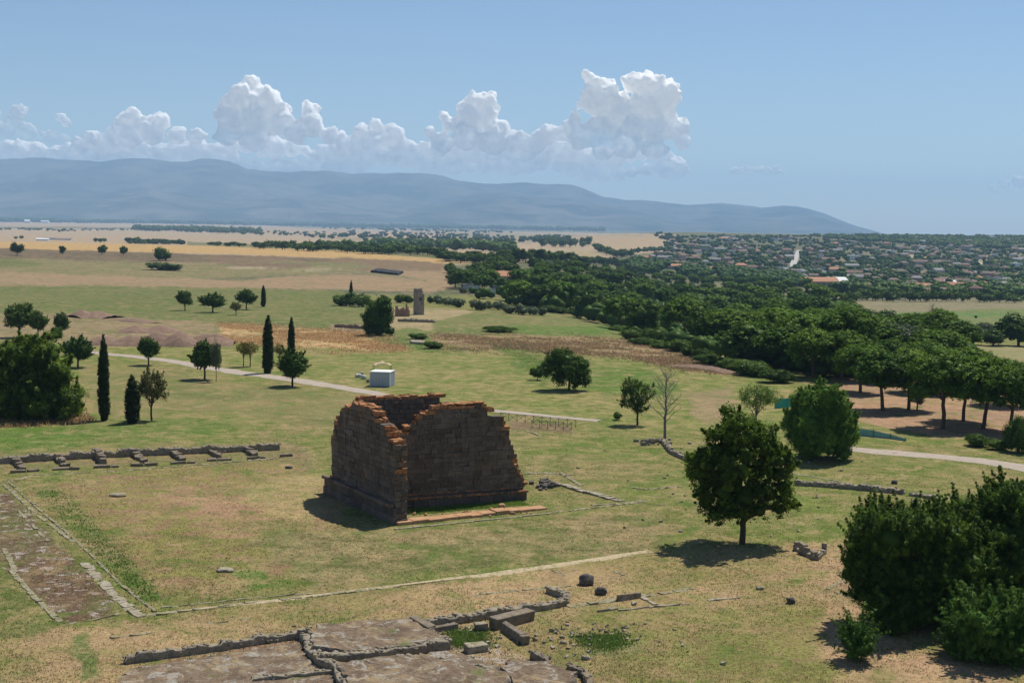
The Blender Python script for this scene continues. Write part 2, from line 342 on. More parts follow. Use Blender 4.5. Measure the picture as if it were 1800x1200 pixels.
def build_ground():
    th = np.radians(np.concatenate([np.linspace(-42, -23.5, 60)[:-1], np.linspace(-23.5, 23.5, 760), np.linspace(23.5, 42, 60)[1:]]))
    D = np.concatenate([[6, 25, 45, 60], 27 * F / np.arange(860, 60, -1.9), 27 * F / np.arange(60, 20, -.75), 27 * F / np.arange(20, 2.7, -.45), [25500.]])
    T, R = np.meshgrid(th, D); X = R * np.sin(T); Y = R * np.cos(T); Z = terrain(X, Y)
    nr, nc = X.shape
    idx = np.arange(nr * nc).reshape(nr, nc)
    Q = np.stack([idx[:-1, :-1], idx[:-1, 1:], idx[1:, 1:], idx[1:, :-1]], -1).reshape(-1, 4)[:, ::1]
    V = np.stack([X, Y, Z], -1).reshape(-1, 3); x, y = project(V)
    n = len(V); c1 = np.tile(np.array(G_OLIVE), (n, 1)); c2 = np.tile(np.array((.22, .18, .075)), (n, 1)); pa = np.full(n, .5); rk = np.zeros(n)
    Dv = R.ravel(); a, b = V[:, 0], V[:, 1]
    for k, (poly, ca, cb, share, rock, warp) in enumerate(COVER):
        poly = poly.copy(); 
        w8 = np.zeros(n)
        lo = poly.min(0) - warp * 3 - 2; hi = poly.max(0) + warp * 3 + 2
        s = np.where((x > lo[0]) & (x < hi[0]) & (y > lo[1]) & (y < hi[1]))[0]
        if len(s) == 0: continue
        xs, ys = x[s], y[s]; acc = np.zeros(len(s)); fs = .012 * Dv[s] + .3
        for r in range(5):
            ph = k * 1.7 + r * .31
            dx = (np.sin(ys / 9. + ph * 3) * .6 + np.sin((xs + ys * 2) / 17. + ph) + .5 * np.sin(xs / 6. + ys / 4. + ph * 5)) * warp * .9
            dy = (np.sin(xs / 21. + ph * 2) + .6 * np.sin(xs / 8. - ys / 7. + ph * 4) + .4 * np.sin(xs / 3.7 + ph)) * warp * .33
            jr = (r - 2) * warp * .16
            acc += inpoly(xs + dx + jr, ys + dy + jr * .5, poly)
        acc /= 5; acc = acc[:, None]
        c1[s] = c1[s] * (1 - acc) + np.array(ca) * acc; c2[s] = c2[s] * (1 - acc) + np.array(cb) * acc
        acc = acc[:, 0]; pa[s] = pa[s] * (1 - acc) + share * acc; rk[s] = rk[s] * (1 - acc) + rock * acc
    me = fastmesh('ground', V, Q, None, dict(cover=c1, cover2=c2, share=pa, rock=rk), True)
    m, t, out = new_mat('ground_cover'); p = geopos(t)
    A, B = attr(t, 'cover'), attr(t, 'cover2'); sh = attr(t, 'share', 'Fac'); rk_ = attr(t, 'rock', 'Fac')
    big = noise_n(t, .055, 5, .62, p, .6); mid = noise_n(t, .42, 5, .65, p, .3); fine = noise_n(t, 3.2, 4, .7, p); vf = noise_n(t, 9., 2, .6, p)
    s1 = mathn(t, 'ADD', mathn(t, 'MULTIPLY', big, .55), mathn(t, 'MULTIPLY', mid, .45))
    s2 = mathn(t, 'ADD', s1, mathn(t, 'MULTIPLY', mathn(t, 'SUBTRACT', sh, .5), .25))
    c = mixc(t, ramp(t, s2, [(.43, 0.), (.57, 1.)]), A, B)
    # tussocks and thatch of the two-colour turf itself
    g = ramp(t, fine, [(.30, .55), (.5, 1.), (.72, 1.4)]); c = mixc(t, 1., c, g, 'MULTIPLY')
    g2 = ramp(t, mid, [(.3, .68), (.7, 1.30)]); c = mixc(t, 1., c, g2, 'MULTIPLY')
    gr = ramp(t, noise_n(t, .17, 6, .72, p, .5), [(.50, 0.), (.66, .75)]); c = mixc(t, gr, c, (.085, .145, .024))
    dr = ramp(t, noise_n(t, .23, 6, .72, p, .8), [(.52, 0.), (.68, .7)]); c = mixc(t, dr, c, (.37, .25, .135))
    c = mixc(t, ramp(t, noise_n(t, .75, 6, .78, p, .6), [(.54, 0.), (.64, .6)]), c, (.085, .12, .03)); c = mixc(t, ramp(t, noise_n(t, .62, 6, .78, p, 1.), [(.56, 0.), (.66, .6)]), c, (.36, .26, .15))
    rn = ramp(t, mathn(t, 'ADD', noise_n(t, .9, 6, .7, p, .5), mathn(t, 'MULTIPLY', mathn(t, 'SUBTRACT', rk_, .5), .35)), [(.50, 0.), (.56, 1.)])
    rn = mathn(t, 'MULTIPLY', rn, mathn(t, 'GREATER_THAN', rk_, .12))
    c = mixc(t, rn, c, mixc(t, fine, (.22, .18, .15), (.50, .43, .37)))
    h = mathn(t, 'ADD', mathn(t, 'MULTIPLY', fine, .7), mathn(t, 'MULTIPLY', vf, .3))
    bsdf(t, out, c, 1., bump(t, h, .55, .22), .05)
    o = link('ground', me, m); tag(o, kind='structure')
    global GCOL
    GCOL = (V, c1, x, y)
build_ground()

# ------------------------------------------------------------------ paths
def ribbon(name, pts, width, mat, lift=.07, jag=.45, **k):
    W = np.array([at(*q) for q in pts]); seg = np.r_[0, np.cumsum(np.linalg.norm(np.diff(W[:, :2], axis=0), axis=1))]
    s = np.arange(0, seg[-1], 1.2); P = np.stack([np.interp(s, seg, W[:, i]) for i in (0, 1)], 1)
    for _ in range(12): P[1:-1] = (P[:-2] + P[1:-1] * 2 + P[2:]) / 4
    d = np.gradient(P, axis=0); d /= np.linalg.norm(d, axis=1)[:, None]; nn = np.stack([-d[:, 1], d[:, 0]], 1)
    rows = []
    for j, f in enumerate(np.linspace(-.5, .5, 7)):
        ww = width if np.isscalar(width) else np.interp(s, np.linspace(0, seg[-1], len(width)), width)
        jj = (wob(s * 1.0, s * .3 + j * 9, 2.1, j) * jag) if j in (0, 6) else 0
        Q = P + nn * (f * ww + jj)[:, None] if not np.isscalar(f * ww + jj) else P + nn * (f * ww)
        rows.append(np.c_[Q, terrain(Q[:, 0], Q[:, 1]) + lift - (.05 if j in (0, 6) else 0)])
    V = np.stack(rows, 1); n = len(s); idx = np.arange(n * 7).reshape(n, 7)
    Q = np.stack([idx[:-1, :-1], idx[1:, :-1], idx[1:, 1:], idx[:-1, 1:]], -1).reshape(-1, 4)[:, ::-1]
    me = fastmesh(name, V.reshape(-1, 3), Q, None, None, True); o = link(name, me, mat); tag(o, **k); return o
def gravel_mat():
    m, t, out = new_mat('path_gravel'); p = geopos(t); a = noise_n(t, .35, 5, .65, p); b = noise_n(t, 4., 4, .7, p)
    c = mixc(t, a, (.31, .25, .19), (.46, .39, .32)); c = mixc(t, ramp(t, b, [(.3, .5), (.5, 0.)]), c, (.25, .2, .15))
    g = ramp(t, noise_n(t, .9, 5, .7, p), [(.56, 0.), (.66, .7)]); c = mixc(t, g, c, (.22, .19, .08))
    bsdf(t, out, c, 1., bump(t, b, .3, .05)); return m
M['gravel'] = gravel_mat()
ribbon('gravel_path', [(120,612), (165,620), (240,627), (300,634), (360,645), (420,655), (500,665), (570,676), (640,688), (720,702), (800,714), (870,722), (960,731), (1056,740)], [3.4, 3.2, 3.8, 4.2, 4.2, 3.0, 2.6, 2.2], M['gravel'], kind='structure')
ribbon('gravel_path', [(1420,782), (1500,790), (1560,795), (1620,800), (1700,806), (1760,815), (1830,828), (1900,842)], [3.2, 3.9, 3.9, 4.2], M['gravel'], kind='structure')
def trodden():
    m, t, out = new_mat('trodden_earth'); p = geopos(t); a = noise_n(t, .8, 6, .7, p); b = noise_n(t, 4., 4, .7, p)
    c = mixc(t, a, (.38, .29, .17), (.50, .41, .27)); g = ramp(t, noise_n(t, 1.3, 6, .75, p), [(.50, 0.), (.60, .9)]); c = mixc(t, g, c, (.20, .19, .07)); bsdf(t, out, c, 1., bump(t, b, .5, .08)); return m
M['trodden'] = trodden()
ribbon('trodden_strip', [(690,1030), (850,1011), (1000,990), (1158,966)], [.6, .9, 1.1, .8], M['trodden'], .05, .3, kind='structure')
ribbon('trodden_strip', [(262,1080), (330,1073), (440,1060), (560,1046), (690,1030)], [.5, .55, .6, .7], M['trodden'], .05, .2, kind='structure')
ribbon('hillside_road', [(1388,486), (1392,470), (1398,455), (1404,440)], [14, 11, 9], M['concrete'], .5, .5, kind='structure')
ribbon('hillside_road', [(1672,448), (1688,462), (1702,478)], [7, 6], M['concrete'], .5, .5, kind='structure')
ribbon('hillside_road', [(1716,458), (1728,468), (1740,480)], [6, 7], M['concrete'], .5, .5, kind='structure')

# ------------------------------------------------------------------ mountains
def build_mountains():
    RX = [-800,-300, 0, 40, 75, 130, 180, 230, 280, 330, 343, 352, 400, 420, 435, 470, 520, 580, 600, 620, 660, 700, 750, 780, 800, 850, 880, 915, 960, 1005, 1030, 1060, 1100, 1130, 1160, 1200, 1230, 1270, 1310, 1340, 1362, 1380, 1400, 1420, 1450, 1480, 1510, 1545, 1600, 2300]
    RY = [300, 270, 277, 277, 273, 279, 281, 277, 280, 284, 281, 279, 283, 290, 298, 302, 302, 301, 303, 307, 304, 303, 304, 309, 314, 320, 321, 319, 322, 324, 332, 345, 350, 351, 354, 359, 359, 357, 360, 364, 361, 359, 361, 366, 375, 387, 398, 408, 420, 424]
    SX = [-800, 0, 100, 180, 260, 330, 420, 520, 620, 700, 760, 840, 900, 1000, 1060, 1120, 1200, 1400, 2300]
    SY = [340, 338, 330, 336, 322, 345, 352, 350, 362, 372, 352, 344, 345, 350, 362, 372, 395, 418, 430]
    D0, D1 = 14000, 24000
    xs = np.linspace(-420, 1720, 640); ds = np.linspace(D0, D1, 90)
    V = []
    rng = np.random.RandomState(5)
    for d in ds:
        for px in xs:
            ry = np.interp(px, RX, RY); sy = np.interp(px, SX, SY)
            r = ray(px, ry); k = d / r[1]
            zr = H + ray(px, ry)[2] / ray(px, ry)[1] * 20000; zs = H + ray(px, sy)[2] / ray(px, sy)[1] * 16500
            X, Y = r[0] * k, d
            n = mnoise.ridged_multi_fractal(Vector((X / 2600, Y / 3600, .3)), 1., 2.1, 5, 1., 2.) - 1.1
            n2 = mnoise.fractal(Vector((X / 500, Y / 700, 3.)), 1., 2., 3)
            h1 = max(zr, 0) * (np.clip(1 - abs(d - 20000) / 5200, 0, 1) ** 1.15)
            h2 = max(zs, 0) * (np.clip(1 - abs(d - 16500) / 2500, 0, 1) ** .9)
            env = min(1, abs(d - 20000) / 2200)
            n3 = mnoise.ridged_multi_fractal(Vector((X / 900, Y / 1500, 1.3)), 1., 2.1, 4, 1., 2.) - 1.1
            h = max(h1, h2) * (1 + n * .34 * (max(env, .07) if h1 > h2 else .35) + n3 * .10 * max(env, .22)) + n2 * 16 * min(1, max(h1, h2) / 150.)
            V.append((X, Y, -25 + max(0, h) + (25 if h > 30 else 25 * max(h, 0) / 30)))
    nc = len(xs); nr = len(ds); idx = np.arange(nr * nc).reshape(nr, nc)
    Q = np.stack([idx[:-1, :-1], idx[:-1, 1:], idx[1:, 1:], idx[1:, :-1]], -1).reshape(-1, 4)
    me = fastmesh('mountains', V, Q, None, None, True)
    m, t, out = new_mat('mountain_slopes'); p = geopos(t)
    n = noise_n(t, .0011, 6, .65, p, .5); n2 = noise_n(t, .004, 4, .6, p)
    c = mixc(t, ramp(t, n, [(.42, 0.), (.6, 1.)]), (.018, .034, .03), (.115, .11, .085)); c = mixc(t, ramp(t, n2, [(.58, 0.), (.7, .6)]), c, (.17, .15, .12))
    bsdf(t, out, c, 1.)
    tag(link('mountains', me, m), kind='structure')
build_mountains()

# ------------------------------------------------------------------ clouds
def ico(sub):
    bm = bmesh.new(); bmesh.ops.create_icosphere(bm, subdivisions=sub, radius=1)
    V = np.array([v.co[:] for v in bm.verts]); Fc = np.array([[v.index for v in f.verts] for f in bm.faces]); bm.free(); return V, Fc
ICO = {k: ico(k) for k in (1, 2, 3)}
def cloud_mat(name, fade, seed, thin=0.):
    m, t, out = new_mat(name); g = N(t, 'ShaderNodeTexCoord'); gen = g.outputs['Generated']; p = geopos(t)
    sep = N(t, 'ShaderNodeSeparateXYZ'); t.links.new(gen, sep.inputs[0])
    n = noise_n(t, .0011, 5, .6, p); n2 = noise_n(t, .004, 4, .6, p)
    z = mathn(t, 'ADD', sep.outputs[2], mathn(t, 'MULTIPLY', mathn(t, 'SUBTRACT', n, .5), .9))
    a = ramp(t, z, [(fade[0], fade[2]), (fade[1], 1. - thin)])
    d = N(t, 'ShaderNodeBsdfDiffuse'); d.inputs[0].default_value = (.74, .72, .685, 1)
    tl = N(t, 'ShaderNodeBsdfTranslucent'); tl.inputs[0].default_value = (.50, .49, .47, 1)
    t.links.new(bump(t, n2, .35, 70.), d.inputs['Normal'])
    mx = N(t, 'ShaderNodeAddShader'); t.links.new(d.outputs[0], mx.inputs[0]); t.links.new(tl.outputs[0], mx.inputs[1])  # summed past full white: extra brightness built into the cloud, beyond its sunlight
    tr = N(t, 'ShaderNodeBsdfTransparent'); o = N(t, 'ShaderNodeMixShader')
    t.links.new(a, o.inputs[0]); t.links.new(tr.outputs[0], o.inputs[1]); t.links.new(mx.outputs[0], o.inputs[2]); t.links.new(o.outputs[0], out.inputs[0])
    return m
def cloud(label, blobs, D, mat, seed, vox=3.2, sub=9, flat=.55):
    rng = np.random.RandomState(seed); Vs, Fs, k = [], [], 0
    iv, if_ = ICO[2]
    def add(c, r):
        nonlocal k
        Vs.append(iv * r + c); Fs.append(if_ + k); k += len(iv)
    s = D / F
    for (px, py, r) in blobs:
        d = ray(px, py); c = np.array([0, 0, H]) + d * (D / d[1]) + np.array([0, rng.uniform(-.25, .25) * r * s, 0]); R = r * s
        add(c, np.array([R, R * 1.1, R]))
        for _ in range(sub):
            v = rng.normal(size=3); v /= np.linalg.norm(v)
            if v[2] < -.3: v[2] *= -1
            q = R * rng.uniform(.22, .5); add(c + v * R * .88, np.array([q] * 3))
            for _ in range(3):
                v2 = v + rng.normal(size=3) * .6; v2 /= np.linalg.norm(v2); q2 = q * rng.uniform(.25, .45); add(c + v * R * .88 + v2 * q * .92, np.array([q2] * 3))
    me = fastmesh('cumulus_cloud', np.concatenate(Vs), None, np.concatenate(Fs))
    tmp = bpy.data.objects.new('tmp', me); COL.objects.link(tmp)
    md = tmp.modifiers.new('r', 'REMESH'); md.mode = 'VOXEL'; md.voxel_size = vox * s
    dg = bpy.context.evaluated_depsgraph_get(); m2 = bpy.data.meshes.new_from_object(tmp.evaluated_get(dg))
    bpy.data.objects.remove(tmp); m2.name = 'cumulus_cloud'
    n = len(m2.vertices); co = np.empty(n * 3, np.float32); m2.vertices.foreach_get('co', co); co = co.reshape(-1, 3)
    nr = np.empty(n * 3, np.float32); m2.vertex_normals.foreach_get('vector', nr); nr = nr.reshape(-1, 3)
    a = np.array([mnoise.fractal(Vector(p) / (14 * s), .7, 2.1, 4) for p in co])
    co = co + nr * (a * 3.4 * s)[:, None]
    m2.vertices.foreach_set('co', co.ravel()); m2.polygons.foreach_set('use_smooth', np.ones(len(m2.polygons), bool))
    m2.materials.clear(); o = link('cumulus_cloud', m2, mat); tag(o, label, 'cloud'); return o
CM1 = cloud_mat('cloud_dense', (.02, .5, .3), 1); CM2 = cloud_mat('cloud_bank', (-.0, .6, .38), 2, .22); CM3 = cloud_mat('cloud_wisp', (.1, .8, .0), 3, .55)
cloud('tallest white cumulus cloud with two billowing heads, right of centre',
      [(1031,134,9), (1044,150,18), (1058,178,30), (1040,180,20), (1110,146,17), (1138,156,26), (1168,170,27), (1140,184,32), (1088,196,28), (1110,222,24), (1062,222,22), (1150,228,26), (1192,228,18), (1200,250,14), (1012,208,11), (1000,224,12), (1176,202,14), (1020,240,24), (1100,254,26), (1060,262,20), (1150,262,20)], 33000, CM1, 11)
cloud('white cumulus cloud with one domed head and a low trailing right end',
      [(836,182,18), (858,182,17), (816,190,14), (826,206,24), (852,206,24), (780,206,9), (793,220,13), (756,232,10), (880,228,18), (820,240,26), (870,250,24), (905,250,20), (945,250,18), (965,238,16), (990,234,14), (775,254,20), (930,262,18)], 33500, CM1, 12)
cloud('white cumulus cloud with a broad head and a small round puff beside it',
      [(440,156,18), (425,178,26), (452,180,28), (474,186,26), (492,192,16), (396,190,14), (410,212,26), (450,214,28), (490,218,22), (545,198,16), (550,222,20), (520,236,20), (400,238,20), (450,244,24), (580,240,16)], 33200, CM1, 13)
cloud('small pale cumulus cloud with a bumpy top above the left mountains',
      [(233,206,17), (216,218,14), (252,222,18), (284,214,15), (270,236,20), (230,242,20), (195,244,16), (160,246,16), (310,240,16), (345,240,14), (140,258,14)], 34000, CM2, 14)
cloud('faint pale cloud puffs at the left edge of the sky',
      [(33,198,14), (25,216,15), (8,232,16), (50,232,14), (85,244,14), (105,206,8), (115,216,8), (108,250,14), (-20,215,20), (-40,240,24)], 34500, CM3, 15)
cloud('long low bank of cream cloud lying behind the mountain crest',
      [(x, 262 + 6 * math.sin(x / 40.) + (0 if x < 640 else 22 + (x - 640) * .035), 15 + 5 * math.sin(x / 23.)) for x in range(-60, 1200, 26)] +
      [(x, 244 + 8 * math.sin(x / 31.), 14) for x in range(600, 720, 20)] + [(662, 222, 11), (690, 228, 12), (635, 232, 14)] +
      [(x, 282 + (0 if x < 420 else 14), 14) for x in range(120, 640, 24)] + [(x, 274 + 5 * math.sin(x / 27.), 17 if x < 1080 else 17 - (x - 1080) * .09) for x in range(560, 1185, 22)] + [(x, 258 + 5 * math.sin(x / 19.), 13) for x in range(700, 1010, 22)], 36000, CM2, 16, 3.6, 6)
cloud('thin pale cloud strip low over the right end of the mountains', [(1290,304,7), (1300,303,8), (1312,303,9), (1324,303,9), (1336,303,9), (1348,303,9), (1360,304,8), (1371,305,7)], 34000, CM3, 17, 2.4)
cloud('thin pale cloud at the right edge of the sky', [(1740,330,6), (1765,324,9), (1790,320,11), (1815,318,14), (1850,322,16), (1750,340,6)], 34000, CM3, 18, 2.6)

# ------------------------------------------------------------------ trees
def tubes(paths, nseg=7):
    V, Q, k = [], [], 0
    for pts in paths:
        pts = np.array(pts, float); P, R = pts[:, :3], pts[:, 3]
        d = np.gradient(P, axis=0) if len(P) > 1 else np.array([[0, 0, 1]])
        for i in range(len(P)):
            dd = d[i] / (np.linalg.norm(d[i]) + 1e-9); a = np.cross(dd, (.3, .9, .1)); a /= np.linalg.norm(a); b = np.cross(dd, a)
            for j in range(nseg):
                an = 2 * math.pi * j / nseg; V.append(P[i] + (a * math.cos(an) + b * math.sin(an)) * R[i])
        for i in range(len(P) - 1):
            for j in range(nseg):
                Q.append((k + i * nseg + j, k + i * nseg + (j + 1) % nseg, k + (i + 1) * nseg + (j + 1) % nseg, k + (i + 1) * nseg + j))
        k += len(P) * nseg
    return V, Q
def limb(rng, a, b, r0, r1, n=6, wig=.08):
    a, b = np.array(a, float), np.array(b, float); L = np.linalg.norm(b - a); out = []
    for i in range(n + 1):
        f = i / n; p = a + (b - a) * f + rng.normal(size=3) * wig * L * (0 if i in (0, n) else 1) * .5
        out.append((*p, r0 + (r1 - r0) * f))
    return out
def crown_mesh(name, rng, lobes, nclump, nleaf, cr, leaf, up=.25, core=.78, coresub=2, spiky=0., aspect=.62, tintr=(.15, .85), hole=.0, shoots=0, slen=.7):
    L = np.array(lobes, float); C, R = L[:, :3], L[:, 3:6]
    A = (R[:, 0] * R[:, 1] + R[:, 1] * R[:, 2] + R[:, 0] * R[:, 2]); pr = A / A.sum()
    cc, co_, n0 = [], [], 0
    while len(cc) < nclump and n0 < nclump * 8:
        n0 += 1; i = rng.choice(len(L), p=pr); v = rng.normal(size=3); v /= np.linalg.norm(v)
        p = C[i] + v * R[i] * rng.uniform(.82, 1.04)
        q = ((p - C) / R); q = (q * q).sum(1); q[i] = 9
        if q.min() < .5: continue
        cc.append(p); co_.append(v)
    cc, co_ = np.array(cc), np.array(co_); nc = len(cc)
    if hole > 0:
        keep = rng.rand(nc) > hole; cc, co_ = cc[keep], co_[keep]; nc = len(cc)
    crv = cr * rng.uniform(.6, 1.35, nc)
    if shoots:
        sc_, so_, sr_ = [], [], []
        for i in rng.randint(nc, size=shoots):
            v = co_[i] * .7 + np.array([0, 0, .75]) + rng.normal(size=3) * .3; v /= np.linalg.norm(v); l = slen * rng.uniform(.4, 1.2)
            for f in (.25, .55, .85, 1.1): sc_.append(cc[i] + v * l * f); so_.append(v); sr_.append(cr * .42 * (1.2 - f * .6))
        cc = np.concatenate([cc, sc_]); co_ = np.concatenate([co_, so_]); crv = np.r_[crv, sr_]; nc = len(cc)
    ct = rng.uniform(*tintr, nc)
    ci = np.repeat(np.arange(nc), nleaf); n = len(ci)
    off = rng.normal(size=(n, 3)) * crv[ci][:, None] * .55
    P = cc[ci] + off
    nrm = co_[ci] * .8 + rng.normal(size=(n, 3)) * .5 + np.array([0, 0, up]); nrm /= np.linalg.norm(nrm, axis=1)[:, None]
    rv = rng.normal(size=(n, 3)); 
    if spiky > 0:   # shoots: leaf cards stretched upwards and outwards
        rv = co_[ci] * .6 + rng.normal(size=(n, 3)) * .35 + np.array([0, 0, 1.]) * spiky
    a = rv - nrm * (rv * nrm).sum(1)[:, None]; a /= np.linalg.norm(a, axis=1)[:, None] + 1e-9; b = np.cross(nrm, a)
    s = leaf * rng.uniform(.6, 1.25, n)[:, None] * .5
    a, b = a * s * (1.6 if spiky else 1), b * s * (aspect * (.6 if spiky else 1))
    V = np.stack([P - a, P + b * .9 - a * .1, P + a, P - b * .9 - a * .1], 1).reshape(-1, 3)
    tint = np.repeat(np.clip(ct[ci] + rng.normal(size=n) * .12, 0, 1), 4)
    Q = np.arange(n * 4).reshape(-1, 4); T = np.zeros((0, 3), int)
    if core:
        iv, if_ = ICO[coresub]; k = len(V); VV, TT = [V], []
        for i in range(len(L)):
            d = iv * (1 + rng.normal(size=(len(iv), 1)) * .09); VV.append(C[i] + d * R[i] * core); TT.append(if_ + k); k += len(iv)
        nk = k - len(V); V = np.concatenate(VV); T = np.concatenate(TT); tint = np.r_[tint, np.full(nk, .3)]
    return fastmesh(name, V, Q, T, dict(tint=tint))
def ell_lobes(rng, n, c, R, r, zmin=-1.):
    out = []
    for i in range(n):
        v = rng.normal(size=3); v /= np.linalg.norm(v); v *= rng.uniform(.45, 1) ; 
        if v[2] < zmin: v[2] = zmin
        rr = r * rng.uniform(.75, 1.25)
        out.append((c[0] + v[0] * (R[0] - rr * .8), c[1] + v[1] * (R[1] - rr * .8), c[2] + v[2] * (R[2] - rr * .8), rr, rr, rr * .88))
    out.append((c[0], c[1], c[2], R[0] * .6, R[1] * .6, R[2] * .6)); return out

PROTO = {}
def proto(kind, seed):
    """unit tree: height 1 nominal metres = h0, returns dict(h0,w0,parts=[(name,mesh,mat)])"""
    key = (kind, seed)
    if key in PROTO: return PROTO[key]
    rng = np.random.RandomState(seed * 31 + sum(map(ord, kind))); parts = []
    def tr(paths, mat='bark', n=7):
        V, Q = tubes(paths, n); parts.append(('trunk', fastmesh('trunk', V, Q, None, None, True), M[mat]))
    def fork(base, top, lobes, r0, nb=7):
        ps = [limb(rng, (0, 0, -.3), (0, 0, base), r0 * 1.25, r0, 4, .03), limb(rng, (0, 0, base), top, r0, r0 * .25, 5, .06)]
        for i in rng.permutation(len(lobes))[:nb]:
            l = lobes[i]; z0 = base * rng.uniform(.8, 1.2); ps.append(limb(rng, (0, 0, z0), l[:3], r0 * .5, r0 * .1, 5, .08))
        return ps
    if kind == 'round':
        h0, w0 = 6., 5.; L = ell_lobes(rng, 20, (0, 0, 3.55), (2.6, 2.6, 2.45), .95, -.8)
        tr(fork(1.3, (0, 0, 4.6), L, .14)); parts.append(('crown', crown_mesh('crown', rng, L, 420, 20, .26, .24, core=.7, tintr=(0., 1.), hole=.1, shoots=90, slen=.7), M['round']))
    elif kind == 'sparse':
        h0, w0 = 6., 5.2; L = ell_lobes(rng, 16, (0, 0, 3.7), (2.7, 2.7, 2.35), .8, -.8)
        tr(fork(1.7, (0, 0, 4.8), L, .13, 12)); parts.append(('crown', crown_mesh('crown', rng, L, 360, 17, .3, .21, core=0, shoots=60), M['brown']))
    elif kind == 'pale':
        h0, w0 = 6., 7.; L = ell_lobes(rng, 14, (0, 0, 4.2), (3.5, 3.2, 1.6), .85, -.7)
        tr(fork(1.5, (0, 0, 4.8), L, .13, 12), 'greybark'); parts.append(('crown', crown_mesh('crown', rng, L, 250, 18, .33, .22, core=0), M['pale']))
    elif kind == 'bush':
        h0, w0 = 3., 4.; L = ell_lobes(rng, 14, (0, 0, 1.35), (2., 1.9, 1.5), .75, -.6)
        tr([limb(rng, (x, y, -.2), (x * 3, y * 3, 1.8), .09, .03) for x, y in ((.2, 0), (-.2, .1), (0, -.2), (.1, .2))]); parts.append(('crown', crown_mesh('crown', rng, L, 330, 20, .25, .2, spiky=.3), M['bush']))
    elif kind == 'farbush':
        h0, w0 = 3., 4.; L = ell_lobes(rng, 9, (0, 0, 1.35), (2., 1.9, 1.5), .85, -.6)
        tr([limb(rng, (x, y, -.2), (x * 3, y * 3, 1.8), .09, .03) for x, y in ((.2, 0), (-.2, .1))], n=4); parts.append(('crown', crown_mesh('crown', rng, L, 110, 9, .28, .36), M['bush']))
    elif kind == 'cyp':
        h0, w0 = 11., 1.5; L = []
        for z in np.linspace(.5, 10.5, 22):
            f = z / 11.; r = .75 * min(1, (f / .12) ** .5) * (1 - max(0, (f - .55) / .45) ** 1.6 * .82)
            L.append((rng.normal() * .05, rng.normal() * .05, z, r, r, .75))
        tr([limb(rng, (0, 0, -.3), (0, 0, 10.3), .16, .04, 6, .01)]); parts.append(('crown', crown_mesh('crown', rng, L, 900, 14, .13, .22, spiky=1.4, core=.9, coresub=1), M['cyp']))
    elif kind == 'pine':
        h0, w0 = 11., 10.5; L = []
        n = 22
        for i in range(n):
            a = i * 2.39996 + rng.uniform(-.25, .25); rr = 3.9 * math.sqrt((i + .5) / n) * rng.uniform(.88, 1.1)
            L.append((rr * math.cos(a), rr * math.sin(a), 9.4 - (rr / 3.9) ** 2 * 2.1 + rng.uniform(-.2, .25), 1.4 * rng.uniform(.85, 1.15), 1.4 * rng.uniform(.85, 1.15), 1.0 * rng.uniform(.85, 1.15)))
        for i in range(20):
            a = i * 2.39996 + 1.; rr = rng.uniform(2.2, 4.1); L.append((rr * math.cos(a), rr * math.sin(a), rng.uniform(4.9, 7.4), 1.15, 1.15, rng.uniform(.8, 1.25)))
        ps = [limb(rng, (0, 0, -.3), (rng.normal() * .3, rng.normal() * .3, 5.4), .30, .2, 5, .02)]
        for i in range(16):
            l = L[rng.randint(len(L))]; ps.append(limb(rng, (0, 0, rng.uniform(3.6, 5.4)), (l[0] * .85, l[1] * .85, l[2] - .2), .12, .04, 5, .05))
        tr(ps, 'pinebark'); parts.append(('crown', crown_mesh('crown', rng, L, 1000, 14, .30, .34, up=.95, core=.7, coresub=1, tintr=(.0, 1.)), M['pine']))
    elif kind == 'farpine':
        h0, w0 = 11., 10.5; L = []
        for i in range(14):
            a = i * 2.39996; rr = 3.8 * math.sqrt((i + .5) / 14); L.append((rr * math.cos(a), rr * math.sin(a), 9.1 - (rr / 3.9) ** 2 * 1.9 + rng.uniform(-.5, .6), 1.6 * rng.uniform(.8, 1.2), 1.6 * rng.uniform(.8, 1.2), 1.25))
        for i in range(12):
            a = i * 2.39996 + 1; rr = rng.uniform(2.4, 4.); L.append((rr * math.cos(a), rr * math.sin(a), rng.uniform(4.3, 6.8), 1.4, 1.4, 1.3))
        tr([limb(rng, (0, 0, -.3), (0, 0, 8), .28, .15, 4, .02)], 'pinebark', 5); parts.append(('crown', crown_mesh('crown', rng, L, 420, 10, .36, .52, up=.95, core=.78, coresub=1, tintr=(.0, 1.)), M['pine']))
    elif kind == 'farround':
        h0, w0 = 9., 8.5; L = ell_lobes(rng, 14, (0, 0, 4.6), (4.2, 4.2, 4.3), 1.5, -.95)
        tr([limb(rng, (0, 0, -.3), (0, 0, 5), .25, .12, 4, .03)], n=5); parts.append(('crown', crown_mesh('crown', rng, L, 240, 10, .45, .62, core=.82, coresub=1), M['wood']))
    elif kind == 'tiny':
        h0, w0 = 8., 7.; L = ell_lobes(rng, 7, (0, 0, 4.2), (3.5, 3.5, 3.7), 1.6, -.9)
        parts.append(('crown', crown_mesh('crown', rng, L, 60, 6, .7, 1.25, core=.85, coresub=1), M['wood']))
        tr([limb(rng, (0, 0, -.3), (0, 0, 4), .22, .12, 2, .03)], n=4)
    elif kind == 'olive':
        h0, w0 = 4., 4.4; L = ell_lobes(rng, 12, (0, 0, 2.5), (2.2, 2.2, 1.5), .8, -.8)
        tr(fork(.9, (0, 0, 2.8), L, .17, 5)); parts.append(('crown', crown_mesh('crown', rng, L, 200, 14, .3, .28, core=.7, coresub=1), M['olive']))
    elif kind == 'yell':
        h0, w0 = 5., 3.4; L = ell_lobes(rng, 10, (0, 0, 3.4), (1.7, 1.7, 1.6), .7, -.8)
